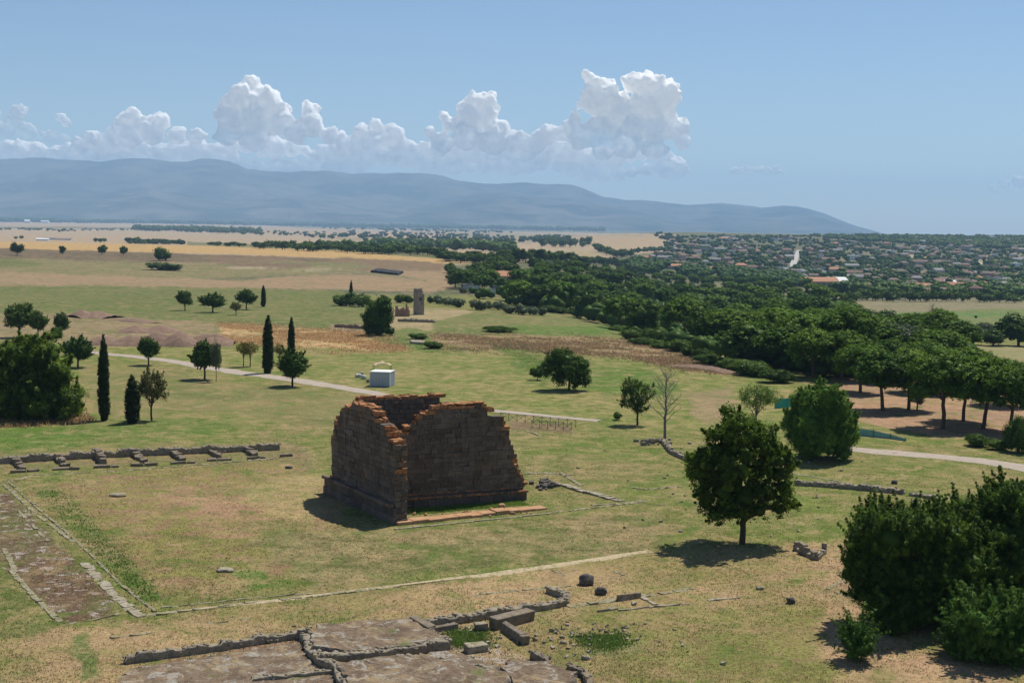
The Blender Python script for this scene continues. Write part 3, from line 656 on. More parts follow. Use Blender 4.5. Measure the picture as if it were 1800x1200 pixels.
        tr(fork(1.5, (0, 0, 3.8), L, .09, 8)); parts.append(('crown', crown_mesh('crown', rng, L, 180, 14, .26, .2, core=0), M['yell']))
    elif kind == 'bare':
        h0, w0 = 10., 6.; ps = [limb(rng, (0, 0, -.3), (0, 0, 3.2), .2, .16, 4, .02), limb(rng, (0, 0, 3.2), (.1, 0, 9.2), .16, .02, 7, .03)]
        tw = []
        for i in range(26):
            z = 2.4 + i * .25; a = rng.uniform(0, 6.28); l = 3.3 * (1 - (z - 2) / 9.5) * rng.uniform(.7, 1.1)
            e = np.array([math.cos(a) * l, math.sin(a) * l * .9, z + l * rng.uniform(.7, 1.2)]); q = limb(rng, (0, 0, z), e, .055, .015, 5, .07); ps.append(q)
            for j in range(9):
                b = np.array(q[rng.randint(2, 6)][:3]); tw.append(limb(rng, b, b + rng.normal(size=3) * (.4, .4, .3) + (0, 0, .55), .014, .006, 2, .05))
        tr(ps, 'greybark', 6); V, Q = tubes(tw, 3); parts.append(('twigs', fastmesh('twigs', V, Q), M['greybark']))
    elif kind == 'shoots':
        h0, w0 = 3., 2.6; L = ell_lobes(rng, 9, (0, 0, 1.2), (1.25, 1.2, 1.35), .5, -.7)
        tr([limb(rng, (0, 0, -.2), (rng.normal() * .4, rng.normal() * .4, 2.), .05, .015) for _ in range(7)]); parts.append(('crown', crown_mesh('crown', rng, L, 330, 20, .2, .2, spiky=1.1, core=.55), M['shrub']))
    PROTO[key] = dict(h0=h0, w0=w0, parts=parts); return PROTO[key]

TREE_N = [0]
def plant(kind, seed, name, loc, h, wd, label, group=None, cat='tree', mats=None, lean=0., rz=None):
    P = proto(kind, seed); TREE_N[0] += 1
    o = empty(name, loc, (TREE_N[0] * 2.399) % 6.283 if rz is None else rz, label=label, cat=cat, group=group)
    o.scale = (wd / P['w0'], wd / P['w0'], h / P['h0'])
    if lean: o.rotation_euler[1] = lean
    for (n, me, mt) in P['parts']:
        mt2 = mt if not (mats and n in mats) else M[mats[n]]
        if me.materials and me.materials[0] != mt2:
            c = bpy.data.objects.new(n, me); COL.objects.link(c); c.parent = o; c.material_slots[0].link = 'OBJECT'; c.material_slots[0].material = mt2
        else: c = link(n, me, mt2, o)
    return o
def tree(kind, seed, name, bx, by, ty, wpx, label, group=None, cat='tree', **k):
    g = at(bx, by); return plant(kind, seed, name, g, height_at(g, ty, bx), wpx * mpp(g), label, group, cat, **k)

def lobes_px(g, L, rng, sc=1., depth=.8):
    out = []; d0 = math.hypot(g[0], g[1]); Rm = max(abs(l[0] - project(g)[0]) for l in L) * mpp(g)
    for (x, y, r) in L:
        rr = r * mpp(g) * sc; dd = rng.uniform(-1, 1) * depth * max(.2, (1 - (abs(x - project(g)[0]) * mpp(g) / (Rm + .1)) ** 2)) * Rm
        d = ray(x, y); k = (g[1] + dd) / d[1]; p = np.array([0, 0, H]) + d * k
        out.append((p[0] - g[0], p[1] - g[1], p[2] - g[2], rr, rr, rr * .9))
    return out
def hero(name, bx, by, L, label, cat, mat, nclump, nleaf, cr, leaf, seed, trunk_r=.2, fork_h=1.2, nb=12, core=.72, dup_back=True, spiky=0., group=None, barkm='bark', depth=.75, up=.25, tintr=(.0, 1.), hole=0., nsub=4, shoots=0, slen=.7):
    rng = np.random.RandomState(seed); g = at(bx, by); lo = lobes_px(g, L, rng, depth=depth)
    if dup_back: lo += [(x + rng.normal() * .3, -y + rng.normal() * .3, z, a, b, c) for (x, y, z, a, b, c) in lo]
    sub = []
    for (x, y, z, a, b, c) in lo:
        for _ in range(nsub):
            v = rng.normal(size=3); v /= np.linalg.norm(v); v[2] = abs(v[2]) * .8 + v[2] * .2; q = a * rng.uniform(.28, .5); sub.append((x + v[0] * a * .9, y + v[1] * b * .9, z + v[2] * c * .9, q, q, q * .85))
    lo = lo + [l for l in sub if l[2] > l[3] * .6]
    o = empty(name, g, label=label, cat=cat, group=group)
    ps = [limb(rng, (0, 0, -.3), (0, 0, fork_h), trunk_r * 1.2, trunk_r, 4, .03)]
    zt = max(l[2] for l in lo); ps.append(limb(rng, (0, 0, fork_h), (0, 0, zt * .85), trunk_r, trunk_r * .2, 6, .05))
    for l in [lo[i] for i in rng.permutation(len(lo))[:nb]]:
        ps.append(limb(rng, (0, 0, min(fork_h + rng.uniform(0, .35) * l[2], max(.2, l[2] * .8))), l[:3], trunk_r * .4, trunk_r * .08, 5, .06))
    V, Q = tubes(ps, 8); link('trunk', fastmesh('trunk', V, Q, None, None, True), M[barkm], o)
    me = crown_mesh('crown', rng, lo, nclump, nleaf, cr, leaf, up=up, core=core, coresub=2, spiky=spiky, tintr=tintr, hole=hole, shoots=shoots, slen=slen)
    link('crown', me, M[mat], o); return o

# -- the near trees, one by one
hero('broadleaf_tree', 1305, 956, [(1264,765,17), (1336,758,17), (1302,740,17), (1350,778,17), (1236,802,16), (1374,806,15), (1238,832,18), (1384,852,13), (1298,750,22), (1280,768,22), (1318,765,22), (1262,790,24), (1300,795,32), (1340,790,25), (1360,805,18), (1245,815,22), (1285,830,30), (1330,830,30), (1368,836,22), (1240,850,22), (1270,865,28), (1310,868,34), (1352,868,26), (1380,878,18), (1236,885,16), (1262,900,18), (1295,902,20), (1335,898,20), (1370,896,16), (1390,885,10), (1228,800,9), (1322,745,12), (1225,868,9), (1275,745,10)],
     'dark green broadleaf tree standing alone in front with a round shadow on dry grass', 'tree', 'oak', 760, 44, .34, .25, 3, .24, 1.7, 14, .5, depth=.6, hole=.14, nsub=5, shoots=160, slen=.7)
hero('round_tree', 1434, 806, [(1438,690,20), (1416,706,24), (1460,708,24), (1440,730,34), (1404,738,21), (1476,740,22), (1402,764,20), (1440,768,32), (1482,768,20), (1442,742,50), (1420,770,30), (1462,766,30), (1418,788,13), (1462,789,13), (1394,752,12), (1492,754,12)],
     'large dense dome shaped tree with fine leaves beside the right gravel path', 'tree', 'dome', 1300, 32, .36, .26, 4, .22, 1., 8, .8, depth=.6, spiky=.3, nsub=6, shoots=420, slen=.6)
tree('round', 3, 'sapling', 1464, 804, 770, 22, 'slim young tree standing close against the large dome shaped tree')
tree('pale', 1, 'pale_tree', 1328, 752, 672, 96, 'loose light green tree with spreading branches behind the lone dark tree')
tree('bare', 1, 'bare_tree', 1168, 773, 645, 84, 'leafless grey tree at the end of the curved stone wall')
tree('sparse', 2, 'thin_tree', 1120, 747, 662, 66, 'small thin leaved green tree just left of the leafless grey tree', mats=dict(crown='round'))
hero('spreading_tree', 1000, 686, [(975,625,14), (995,632,18), (1018,640,14), (970,645,16), (1000,652,20), (1026,655,14), (985,665,14), (1012,670,14), (1030,672,8), (966,630,8), (962,655,8)],
     'low spreading dark tree with several stems on the green lawn beyond the ruin', 'tree', 'round', 420, 26, .4, .3, 6, .18, .8, 9, .6, depth=.7)
hero('tall_bush', 183 - 118, 737, [(x, y, r) for x, y, r in ((20,625,24), (55,615,22), (85,625,20), (-10,640,26), (30,655,28), (70,655,28), (105,660,20), (0,690,30), (45,695,32), (90,695,28), (125,695,18), (130,715,16), (100,718,18), (60,720,20), (20,720,20), (-20,710,28), (62,598,9), (-30,660,30), (118,640,10))],
     'big bright green thicket of leafy bushes at the left edge of the photo', 'bush', 'thicket', 1700, 30, .46, .40, 7, .2, .8, 12, .66, depth=.55, spiky=.35, nsub=6, hole=.15, shoots=420, slen=1.2)
hero('evergreen_bush', 1610, 1098, [(1530,915,22), (1560,905,22), (1600,905,26), (1640,915,26), (1525,950,32), (1570,945,36), (1620,950,38), (1665,945,34), (1515,990,28), (1555,1000,38), (1605,1005,44), (1660,1000,42), (1700,985,30), (1530,1040,32), (1580,1055,34), (1640,1060,36), (1690,1040,34), (1545,1075,22), (1600,1080,24), (1665,1085,22), (1512,1020,16)],
     'largest dark green bush mass standing on the dry ground at the lower right', 'bush', 'bush', 2400, 30, .28, .20, 8, .2, .8, 12, .66, depth=.7, spiky=.4, nsub=6, hole=.2, shoots=750, slen=1.0)
hero('evergreen_bush', 1765, 1060, [(1700,905,24), (1735,890,26), (1770,880,28), (1800,890,30), (1710,940,30), (1755,940,38), (1800,945,40), (1720,990,32), (1770,1000,38), (1815,1000,40), (1740,1035,28), (1790,1040,30), (1850,960,50), (1840,1030,40), (1745,868,14), (1785,862,12)],
     'tall dark bush at the right edge behind the largest bush', 'bush', 'bush', 2200, 26, .28, .21, 9, .2, .8, 12, .66, depth=.6, spiky=.4, nsub=6, hole=.2, shoots=700, slen=1.0)
hero('leafy_shrub', 1740, 1158, [(1690,1110,20), (1720,1090,24), (1760,1075,28), (1795,1080,26), (1700,1135,22), (1745,1125,30), (1790,1130,32), (1835,1110,36), (1715,1150,12), (1770,1150,18), (1672,1140,8)],
     'light green low shrub with upright shoots at the lower right corner', 'shrub', 'shrub', 800, 26, .24, .19, 10, .08, .4, 12, .6, depth=.5, spiky=.8, hole=.2, shoots=700, slen=1.1)
hero('leafy_shrub', 1507, 1160, [(1508,1100,9), (1498,1118,10), (1520,1112,9), (1509,1134,13), (1499,1146,9), (1517,1146,9)],
     'small shrub with upright shoots standing by itself left of the large dark bush', 'shrub', 'shrub', 150, 20, .2, .15, 11, .06, .3, 8, .35, depth=.7, spiky=.8, nsub=2, shoots=170, slen=1.0)
for a in [
 ('cyp', 1, 'cypress', 183, 739, 591, 18, 'tallest slim dark cypress, standing beside the big bright thicket'),
 ('cyp', 2, 'cypress', 233, 744, 660, 24, 'short plump cypress leaning slightly right, in front of the bronze leaved tree'),
 ('cyp', 1, 'cypress', 471, 656, 556, 18, 'dark cypress beside the gravel path, the larger of the pair near the round tree'),
 ('cyp', 2, 'cypress', 512, 640, 558, 12, 'narrow cypress rising behind the round tree by the path'),
 ('cyp', 1, 'cypress', 463, 539, 502, 8, 'small far cypress at the end of the three trees on the green field'),
 ('cyp', 2, 'cypress', 617, 533, 493, 6, 'thin cypress top sticking up from the far clump of dark bushes'),
]: tree(*a, cat='cypress', **({'lean': .07} if a[3] == 233 else {}))
T = tree
T('sparse', 1, 'bronze_tree', 266, 739, 646, 58, 'bronze and green thin tree between the plump cypress and the lawn')
T('round', 1, 'round_tree', 137, 646, 587, 52, 'round crowned dark tree right behind the big bright thicket')
T('round', 2, 'round_tree', 261, 642, 592, 42, 'small round green tree on the verge just below the gravel path, left part')
T('round', 3, 'round_tree', 360, 667, 597, 54, 'dark ball shaped tree on a straight stem beside the gravel path')
T('sparse', 3, 'slim_tree', 380, 671, 600, 20, 'slim greyish tree touching the right side of the dark ball shaped tree', mats=dict(crown='olive'))
T('yell', 1, 'yellow_tree', 428, 645, 596, 28, 'left one of two small yellowing trees side by side above the path', group='small yellowing trees above the path')
T('yell', 2, 'yellow_tree', 440, 644, 595, 30, 'right one of two small yellowing trees side by side above the path', group='small yellowing trees above the path')
T('yell', 1, 'yellow_tree', 492, 641, 600, 26, 'yellowing tree half hidden between the cypress and the round tree')
T('round', 1, 'round_tree', 514, 679, 610, 60, 'round tree with a broad crown and its shadow on the lower side of the path')
T('round', 2, 'oak_tree', 34, 593, 532, 58, 'dark oak like tree standing above the thicket at the left edge')
T('round', 3, 'oak_tree', 67, 594, 546, 32, 'smaller dark tree touching the oak like tree at the left edge')
T('round', 1, 'oak_tree', 108, 590, 547, 28, 'narrow dark tree behind a low dark bush on the left')
T('bush', 1, 'dark_bush', 99, 594, 572, 28, 'low dark bush at the foot of the narrow dark tree on the left', cat='bush')
T('round', 2, 'field_tree', 325, 546, 510, 31, 'leftmost tree of the row on the green field')
T('round', 1, 'field_tree', 374, 549, 512, 43, 'wide middle tree of the row on the green field')
T('round', 3, 'field_tree', 433, 544, 508, 36, 'rightmost round tree of the row on the green field')
T('sparse', 1, 'field_tree', 415, 554, 530, 21, 'small brownish shrub like tree in front of the rightmost tree of the row')
T('farround', 1, 'hill_tree', 30, 449, 423, 24, 'leftmost dark tree on the brown bank below the golden field')
T('farround', 2, 'hill_tree', 110, 446, 430, 16, 'small dark tree on the brown bank, second from the left')
T('farround', 3, 'hill_tree', 180, 447, 428, 18, 'small round dark tree on the brown bank, left of a similar pair')
T('farround', 1, 'hill_tree', 217, 449, 430, 16, 'small round dark tree on the brown bank, just left of the largest dark bush')
T('farbush', 2, 'hill_bush', 284, 458, 433, 35, 'largest dark bush on the brown bank under the golden field', cat='bush')
T('farbush', 1, 'reed_patch', 292, 475, 459, 66, 'flat green reed patch below the dark bush on the bank', cat='reeds', mats=dict(crown='reed'))
hero('leafy_tree', 664, 590, [(672,535,13), (660,545,15), (678,548,10), (655,560,15), (670,565,16), (680,560,9), (652,577,12), (668,578,13), (680,580,8)],
     'full bushy tree with leaves to the ground, left of the ruined tower', 'tree', 'round', 420, 20, .55, .5, 21, .2, .6, 5, .8, depth=.8)
T('farround', 2, 'small_tree', 674, 530, 516, 16, 'small green tree top behind the full bushy tree left of the tower')
for i, (x, b, t_, w_) in enumerate([(598, 537, 516, 26), (614, 538, 512, 26), (634, 539, 512, 30), (648, 537, 522, 14)]):
    T('farbush', 1 + i % 3, 'dark_bush', x, b, t_, w_ * 1.4, ['leftmost low bush of the dark clump in the green field', 'bush of the dark clump under the thin cypress top', 'tallest bush of the dark clump in the green field', 'small right end bush of the dark clump in the green field'][i], group='bushes of the dark clump in the green field', cat='bush', mats=dict(crown='wood'))
for i, (x, b, t_, w_, lb) in enumerate([(703, 532, 515, 24, 'dark bush beside the left wall of the ruined tower'), (718, 533, 518, 16, 'small dark bush touching the left side of the tower'), (757, 533, 518, 12, 'slim bush directly right of the tower'),
      (1268, 650, 628, 30, 'x'), (770, 534, 518, 22, 'first grey green bush of the row right of the tower'), (787, 537, 520, 26, 'second grey green bush of the row right of the tower'), (806, 540, 522, 26, 'third grey green bush of the row right of the tower'), (814, 515, 505, 16, 'small bush on the track above the row of grey green bushes')]):
    if lb == 'x': continue
    T('farbush', 1 + i % 3, 'grey_bush', x, b, t_, w_ * 1.25, lb, cat='bush', mats=dict(crown='olive' if i > 3 else 'wood'))
ol = [(842, 545, 524, 30), (858, 543, 528, 20), (876, 545, 526, 24), (895, 551, 535, 24), (915, 553, 533, 28), (935, 554, 535, 24), (953, 554, 537, 22)]
for i, (x, b, t_, w_) in enumerate(ol):
    T('farbush', 1 + i % 3, 'olive_tree', x, b, t_, w_ * 1.15, ['leftmost rounded tree of the olive row at the edge of the wood', 'second tree from the left in the olive row at the edge of the wood', 'third tree from the left in the olive row at the edge of the wood', 'middle silvery tree of the olive row', 'fifth tree from the left in the olive row', 'sixth tree from the left in the olive row', 'rightmost silvery tree of the olive row'][i], group='olive trees at the edge of the wood', cat='olive tree', mats=dict(crown='olive'))
for (x, b, t_, w_, lb) in [(1005, 640, 626, 30, None), (945, 668, 640, 30, 'low leafy bush left of the spreading dark tree'), (1085, 738, 722, 22, 'small low bush beside the thin green tree'), (1365, 672, 645, 70, 'broad clipped looking bush at the foot of the nearest pines'), (1280, 650, 625, 46, 'rounded bush at the left foot of the pine wood'),
      (1235, 632, 608, 44, 'bush under the pines where the brown weeds end'), (1145, 603, 570, 56, 'dense dark bush at the left corner of the pine wood'), (1610, 720, 692, 26, 'x'), (1720, 784, 760, 48, 'grey green bush on the verge above the right path'), (1755, 790, 770, 44, 'low grey bush near the right edge above the path'), (1795, 795, 725, 60, 'dark bush cut by the right edge above the path'),
      (1790, 608, 545, 90, 'large dark tree mass at the right edge beyond the pines'), (1745, 608, 575, 60, 'rounded dark tree left of the large mass at the right edge'), (1712, 606, 570, 50, 'dark round tree between the pines and the right edge'),
      (760, 612, 598, 40, 'low green weed bush by the small stone slab'), (735, 596, 584, 44, 'low green weed bush behind the small stone slab'), (880, 583, 572, 70, 'low dark green scrub on the bright field')]:
    if lb in (None, 'x'): continue
    big = 'tree' in lb
    T('farround' if big else 'bush', 1 + int(x) % 3, 'dark_tree' if big else 'low_bush', x, b, t_, w_, lb, cat='tree' if big else 'bush', mats=dict(crown='wood'))
T('olive', 2, 'olive_tree', 1612, 722, 686, 32, 'small silvery olive tree standing under the pines', cat='olive tree')
T('bare', 1, 'bare_tree', 1638, 566, 532, 22, 'tall leafless tree alone in the far green valley field')
T('tiny', 1, 'field_tree', 1715, 560, 553, 6, 'tiny single tree in the far valley field')

# -- the umbrella pines in front
PN = [(1376, 650, 575, 78), (1333, 640, 565, 74), (1480, 668, 580, 84), (1512, 690, 605, 80), (1553, 722, 615, 92), (1597, 720, 612, 84), (1657, 753, 612, 104), (1693, 740, 622, 86), (1727, 754, 625, 96), (1777, 762, 640, 90), (1560, 672, 597, 80), (1625, 690, 600, 86), (1700, 690, 612, 90), (1428, 664, 578, 74), (1765, 712, 630, 80), (1830, 760, 640, 96), (1545, 640, 570, 76), (1650, 650, 580, 84)]
WHERE = ['with a clear trunk at the left of the open grove', 'at the left end of the front row', 'behind the top of the dome shaped tree', 'over the shaded ground right of the dome shaped tree', 'with a leaning trunk on the red earth slope', 'with a straight trunk next to the leaning one', 'nearest in the grove, with the thickest trunk', 'set back between two nearer trunks', 'near the right side of the grove with a dark trunk', 'last near the right edge over the red earth', 'in the second row above the shaded slope', 'in the second row over the silvery olive', 'in the second row above the nearest trunk', 'in the front row left of the red earth', 'in the second row near the right edge', 'cut by the right edge of the photo', 'in the third row, its crown showing over the others', 'in the third row above the valley field edge']
for i, (x, b, t_, w_) in enumerate(PN):
    T('pine', 1 + i % 4, 'umbrella_pine', x, b, t_ - 6, w_ * 1.32, 'umbrella pine ' + WHERE[i], group='umbrella pines of the open grove', cat='pine')

# -- the wood behind them: every tree its own object
WOODB = P_(790,508, 830,500, 868,470, 930,500, 960,476, 1100,480, 1250,494, 1400,510, 1495,528, 1490,575, 1600,600, 1700,628, 1700,650, 1560,650, 1440,655, 1300,645, 1200,610, 1110,598, 1080,575, 960,550, 900,540, 872,520, 840,515)
AVOID = [(1450,500,48,13), (886,497,30,11), (1178,478,24,9), (1255,486,20,8), (872,517,14,6), (826,508,14,5)]
def blocked(x, y):
    if 436 < y < 492 and abs(x - (1388 + (486 - y) * .35)) < 8: return True
    return any(((x - a) / c) ** 2 + ((y - b - 3) / d) ** 2 < 1 for a, b, c, d in AVOID)
def scatter(poly, n, mind, seed, aspect=.45, tries=60):
    rng = np.random.RandomState(seed); pts = []; lo, hi = poly.min(0), poly.max(0); t = 0
    while len(pts) < n and t < n * tries:
        t += 1; p = lo + rng.rand(2) * (hi - lo)
        if not inpoly(np.array([p[0]]), np.array([p[1]]), poly)[0] or blocked(*p): continue
        if pts:
            q = np.array(pts); sc = mind * (p[1] - 395) / 150.
            if (((q[:, 0] - p[0]) / sc) ** 2 + ((q[:, 1] - p[1]) / (sc * aspect)) ** 2).min() < 1: continue
        pts.append(p)
    return pts
rng = np.random.RandomState(77)
wp = scatter(WOODB, 298, 32, 5, .36)
for i, (x, y) in enumerate(wp):
    g = at(x, y); pine = rng.rand() < (.75 if x > 1120 else .45)
    h = rng.uniform(9.5, 13.5) * (1. if pine else .92); wd = rng.uniform(11.5, 16)
    zx = 'left' if x < 1060 else 'central' if x < 1290 else 'right'; yb = np.interp(x, [790, 960, 1110, 1300, 1440, 1700], [515, 550, 598, 645, 655, 650]); yt = np.interp(x, [790, 960, 1250, 1495, 1700], [500, 476, 494, 528, 628]); q = (y - yt) / max(6., yb - yt); zy = 'on the far side' if q < .33 else 'in the middle' if q < .7 else 'on the near side'
    if pine: plant('farpine' if y < 590 else 'pine', 1 + i % 3, 'umbrella_pine', g, h, wd, 'umbrella pine %s of the %s part of the dense wood' % (zy, zx), 'pines of the dense wood, %s %s' % (zx, zy), 'pine')
    else: plant('farround', 1 + i % 4, 'broadleaf_tree', g, h, wd, 'rounded broadleaf tree %s of the %s part of the dense wood' % (zy, zx), 'broadleaf trees of the dense wood, %s %s' % (zx, zy), mats=dict(crown='round') if i % 4 == 1 else dict(crown='olive') if i % 9 == 2 else None)
for i, (x, y, h, wd) in enumerate([(800,505,9,13), (825,500,10,13), (845,496,9,12), (868,472,9,14), (800,492,9,12), (830,488,9,12), (790,480,8,11), (850,480,8,12), (885,468,9,13), (975,476,11,13), (940,474,11,13), (1010,480,11,14), (955,482,11,14), (900,470,8,11)]):
    plant('farround', 1 + i % 4, 'broadleaf_tree', at(x, y), h, wd, 'dark tree in the front corner of the wood around the house with the orange roof', 'trees around the orange roofed house')
EDGE = [(965,549), (985,551), (1005,552), (1030,556), (1050,562), (1070,570), (1090,582), (1105,596), (1130,606), (1165,612), (1190,618), (1215,626), (1250,640), (1300,652), (1325,660)]
for i, (x, y) in enumerate(EDGE):
    plant('bush', 1 + i % 3, 'edge_bush', at(x, y), rng.uniform(2, 3.6), rng.uniform(6, 9), 'dark bush along the lower edge of the dense wood', 'bushes along the edge of the dense wood', 'bush', mats=dict(crown='wood'))

# ------------------------------------------------------------------ far trees of the plain
# the rest of the small garden trees of the town: one mass
def tree_mass(name, poly, n, seed, label, hh=(5, 10), mat='wood', lift=0):
    rg = np.random.RandomState(seed); lo, hi = poly.min(0), poly.max(0); Vs, Ts, tt, k = [], [], [], 0; iv, if_ = ICO[1]; c = 0
    q_ = lo + rg.rand(n * 12, 2) * (hi - lo); q_ = q_[inpoly(q_[:, 0], q_[:, 1], poly)]; q_ = q_[np.array([not blocked(*v) for v in q_[:n * 2]] + [False] * max(0, len(q_) - n * 2))][:n]
    for g in at_many(q_[:, 0], q_[:, 1]):
        h = rg.uniform(*hh); base = rg.rand() * .12  # low leaf tint paints in the self-shade that the plain lumps lack
        for _ in range(4):
            r = h * rg.uniform(.28, .48); q = g + np.array([rg.normal() * h * .4, rg.normal() * h * .4, h * rg.uniform(.35, .65)])
            Vs.append(iv * (1 + rg.normal(size=(len(iv), 1)) * .16) * r * np.array([1.1, 1.1, .95]) + q); Ts.append(if_ + k); k += len(iv); tt.append(np.full(len(iv), base + rg.rand() * .16))
    me = fastmesh(name, np.concatenate(Vs), None, np.concatenate(Ts), dict(tint=np.concatenate(tt)))
    tag(link(name, me, M[mat]), label, 'trees', kind='stuff')
MASS = []
def far_mass(x0, y0, x1, y1, n, h, wd, jy, seed, label):
    tree_mass('far_woodland', P_(x0, y0 - jy, x1, y1 - jy, x1, y1 + jy, x0, y0 + jy), n, seed, label, (h * .7, h * 1.2))
def far_row(name, x0, y0, x1, y1, n, h, wd, label, group, kind='tiny', jy=1., seed=0, cat='tree', mats=None):
    rg = np.random.RandomState(seed + int(x0) + int(y0) * 3)
    for i in range(n):
        f = (i + rg.uniform(.1, .9)) / n; x = x0 + (x1 - x0) * f; y = y0 + (y1 - y0) * f + rg.uniform(-jy, jy)
        g = at(x, y); th = (', left third', ', middle third', ', right third')[int(f * 3)] if n >= 12 else ''
        plant(kind, 1 + rg.randint(4), name, g, h * rg.uniform(.75, 1.25), wd * rg.uniform(.8, 1.4), label + th, group + th, cat, mats=mats)
far_row('plain_tree', 235, 404, 462, 412, 44, 19, 24, 'dark tree of the long narrow wood on the far tan field', 'trees of the long narrow wood on the far field', jy=2.2)
far_row('plain_tree', 330, 402, 460, 405, 14, 22, 26, 'dark tree of the long narrow wood on the far tan field', 'trees of the long narrow wood on the far field', jy=1.5, seed=3)
far_row('hedge_bush', 150, 404, 235, 402.5, 12, 6, 14, 'bush of the thin hedge leading to the long narrow wood', 'bushes of the hedge left of the long narrow wood', jy=.4)
far_row('plain_tree', 30, 403, 75, 405, 9, 9, 13, 'dark tree of the hedge below the two white barns', 'trees of the hedge below the white barns', jy=.8)
far_row('plain_tree', 100, 408, 135, 406, 6, 9, 13, 'dark tree of the small group right of the white barns', 'trees of the small group right of the white barns', jy=.8)
for a in [(84, 407, 13, 12, 'single tall dark tree below the right white barn'), (113, 387, 20, 18, 'dark tree clump on the far ridge right of the white barns'), (38, 421, 9, 10, 'dark tree left of the white farm sheds'), (28, 421, 7, 8, 'small dark bush left of the white farm sheds'), (210, 389, 8, 8, 'tiny lone tree on the far ridge above the long narrow wood')]:
    plant('tiny', 2, 'plain_tree', at(a[0], a[1]), a[2], a[3], a[4])
far_row('hedge_bush', 168, 426, 185, 427, 3, 8, 10, 'dark bush right of the white farm sheds', 'bushes right of the white farm sheds', jy=.3)
far_row('hedge_bush', 228, 428, 310, 429, 12, 7, 12, 'bush of the dark hedge behind the golden field, left part', 'bushes of the hedge behind the golden field', jy=.8)
far_row('hedge_bush', 362, 431, 430, 434, 9, 6, 11, 'bush of the green strip behind the golden field, middle part', 'bushes of the green strip behind the golden field', jy=1)
far_row('plain_tree', 448, 436, 780, 450, 60, 9, 12, 'dark tree of the tree belt along the right end of the golden field', 'trees of the belt along the golden field', jy=2.5)
far_mass(540, 432, 700, 440, 30, 10, 10, 2., 43, 'dark trees merging behind the belt along the golden field')
far_row('plain_tree', 470, 411, 600, 420, 14, 12, 12, 'scattered dark tree on the pink far field, left part', 'scattered trees on the pink far field', jy=3.)
far_mass(235, 403, 462, 409, 170, 20, 15, 2.6, 54, 'trees filling the long narrow wood on the far field')
far_mass(0, 404, 235, 405, 40, 7, 10, 1.2, 55, 'thin dark hedge crossing the far left field')
far_mass(225, 427, 320, 429, 40, 8, 10, 1., 56, 'dark hedge growth behind the golden field')
far_mass(470, 409, 640, 418, 30, 11, 12, 5, 57, 'scattered dark bushes on the pink far field')
far_mass(600, 412, 1000, 424, 110, 14, 15, 6, 51, 'scattered dark trees and hedges on the middle plain')
far_mass(640, 426, 900, 440, 120, 13, 15, 5, 52, 'dark scrub between the broken woods of the plain')
far_mass(1150, 412, 1200, 424, 30, 9, 15, 5, 53, 'dark trees left of the first houses of the town')
far_mass(560, 400, 900, 409, 90, 16, 19, 2.5, 41, 'far dark tree line under the middle of the mountains')
far_row('plain_tree', 660, 434, 900, 432, 34, 15, 17, 'dark tree of the broken wood in the middle of the plain', 'trees of the broken wood in the plain', jy=4.5)
far_row('plain_tree', 700, 419, 1000, 421, 26, 14, 15, 'dark tree of the loose line across the middle plain', 'trees of the loose line across the plain', jy=3.5)
far_row('plain_tree', 950, 432, 1035, 434, 14, 20, 17, 'tall dark tree of the round grove in the far plain', 'trees of the round grove in the plain', jy=3)
far_row('plain_tree', 1045, 441, 1110, 455, 14, 15, 16, 'dark tree of the grove on the near side of the pink hillock field', 'trees of the grove at the pink hillock field', jy=3)
far_mass(1110, 444, 1185, 438, 30, 8, 14, 1, 45, 'dark hedge under the pink hillock field')
tree_mass('far_woodland', P_(1110,458, 1200,470, 1300,480, 1420,492, 1500,506, 1495,520, 1400,506, 1250,492, 1100,478), 420, 44, 'dark tree mass between the dense wood and the first houses', (7, 12))
far_row('plain_tree', 1500, 527, 1800, 531, 34, 8, 9, 'dark tree of the row between the valley field and the town', 'trees of the row at the foot of the town', jy=2)
far_mass(1500, 518, 1800, 520, 60, 9, 10, 3, 42, 'dark tree mass at the foot of the far town')
far_row('pale_bush', 1520, 590, 1740, 597, 26, 5, 9, 'grey green bush between the pine tops and the valley field', 'bushes between the pines and the valley field', kind='olive', jy=5, cat='bush')
far_row('plain_tree', 880, 458, 1120, 470, 40, 11, 14, 'dark tree along the far edge of the dense wood', 'trees along the far edge of the dense wood', kind='farround', jy=3)
far_row('plain_tree', 780, 460, 880, 462, 16, 9, 12, 'dark tree left of the far edge of the dense wood', 'trees left of the far edge of the dense wood', kind='farround', jy=3)
far_row('row_tree', 1000, 462, 1080, 463, 22, 9, 3.4, 'slim dark tree of the even row behind the dense wood', 'even row of slim trees behind the wood', jy=.2)
far_row('ridge_tree', 1480, 417.5, 1830, 420.5, 60, 12, 20, 'dark tree on the skyline of the town hill', 'trees on the skyline of the town hill', jy=1.2)
far_row('ridge_tree', 1200, 418, 1480, 417.5, 40, 9, 16, 'dark tree on the crest left of the skyline of the town hill', 'trees on the crest of the town hill, left', jy=1.6)

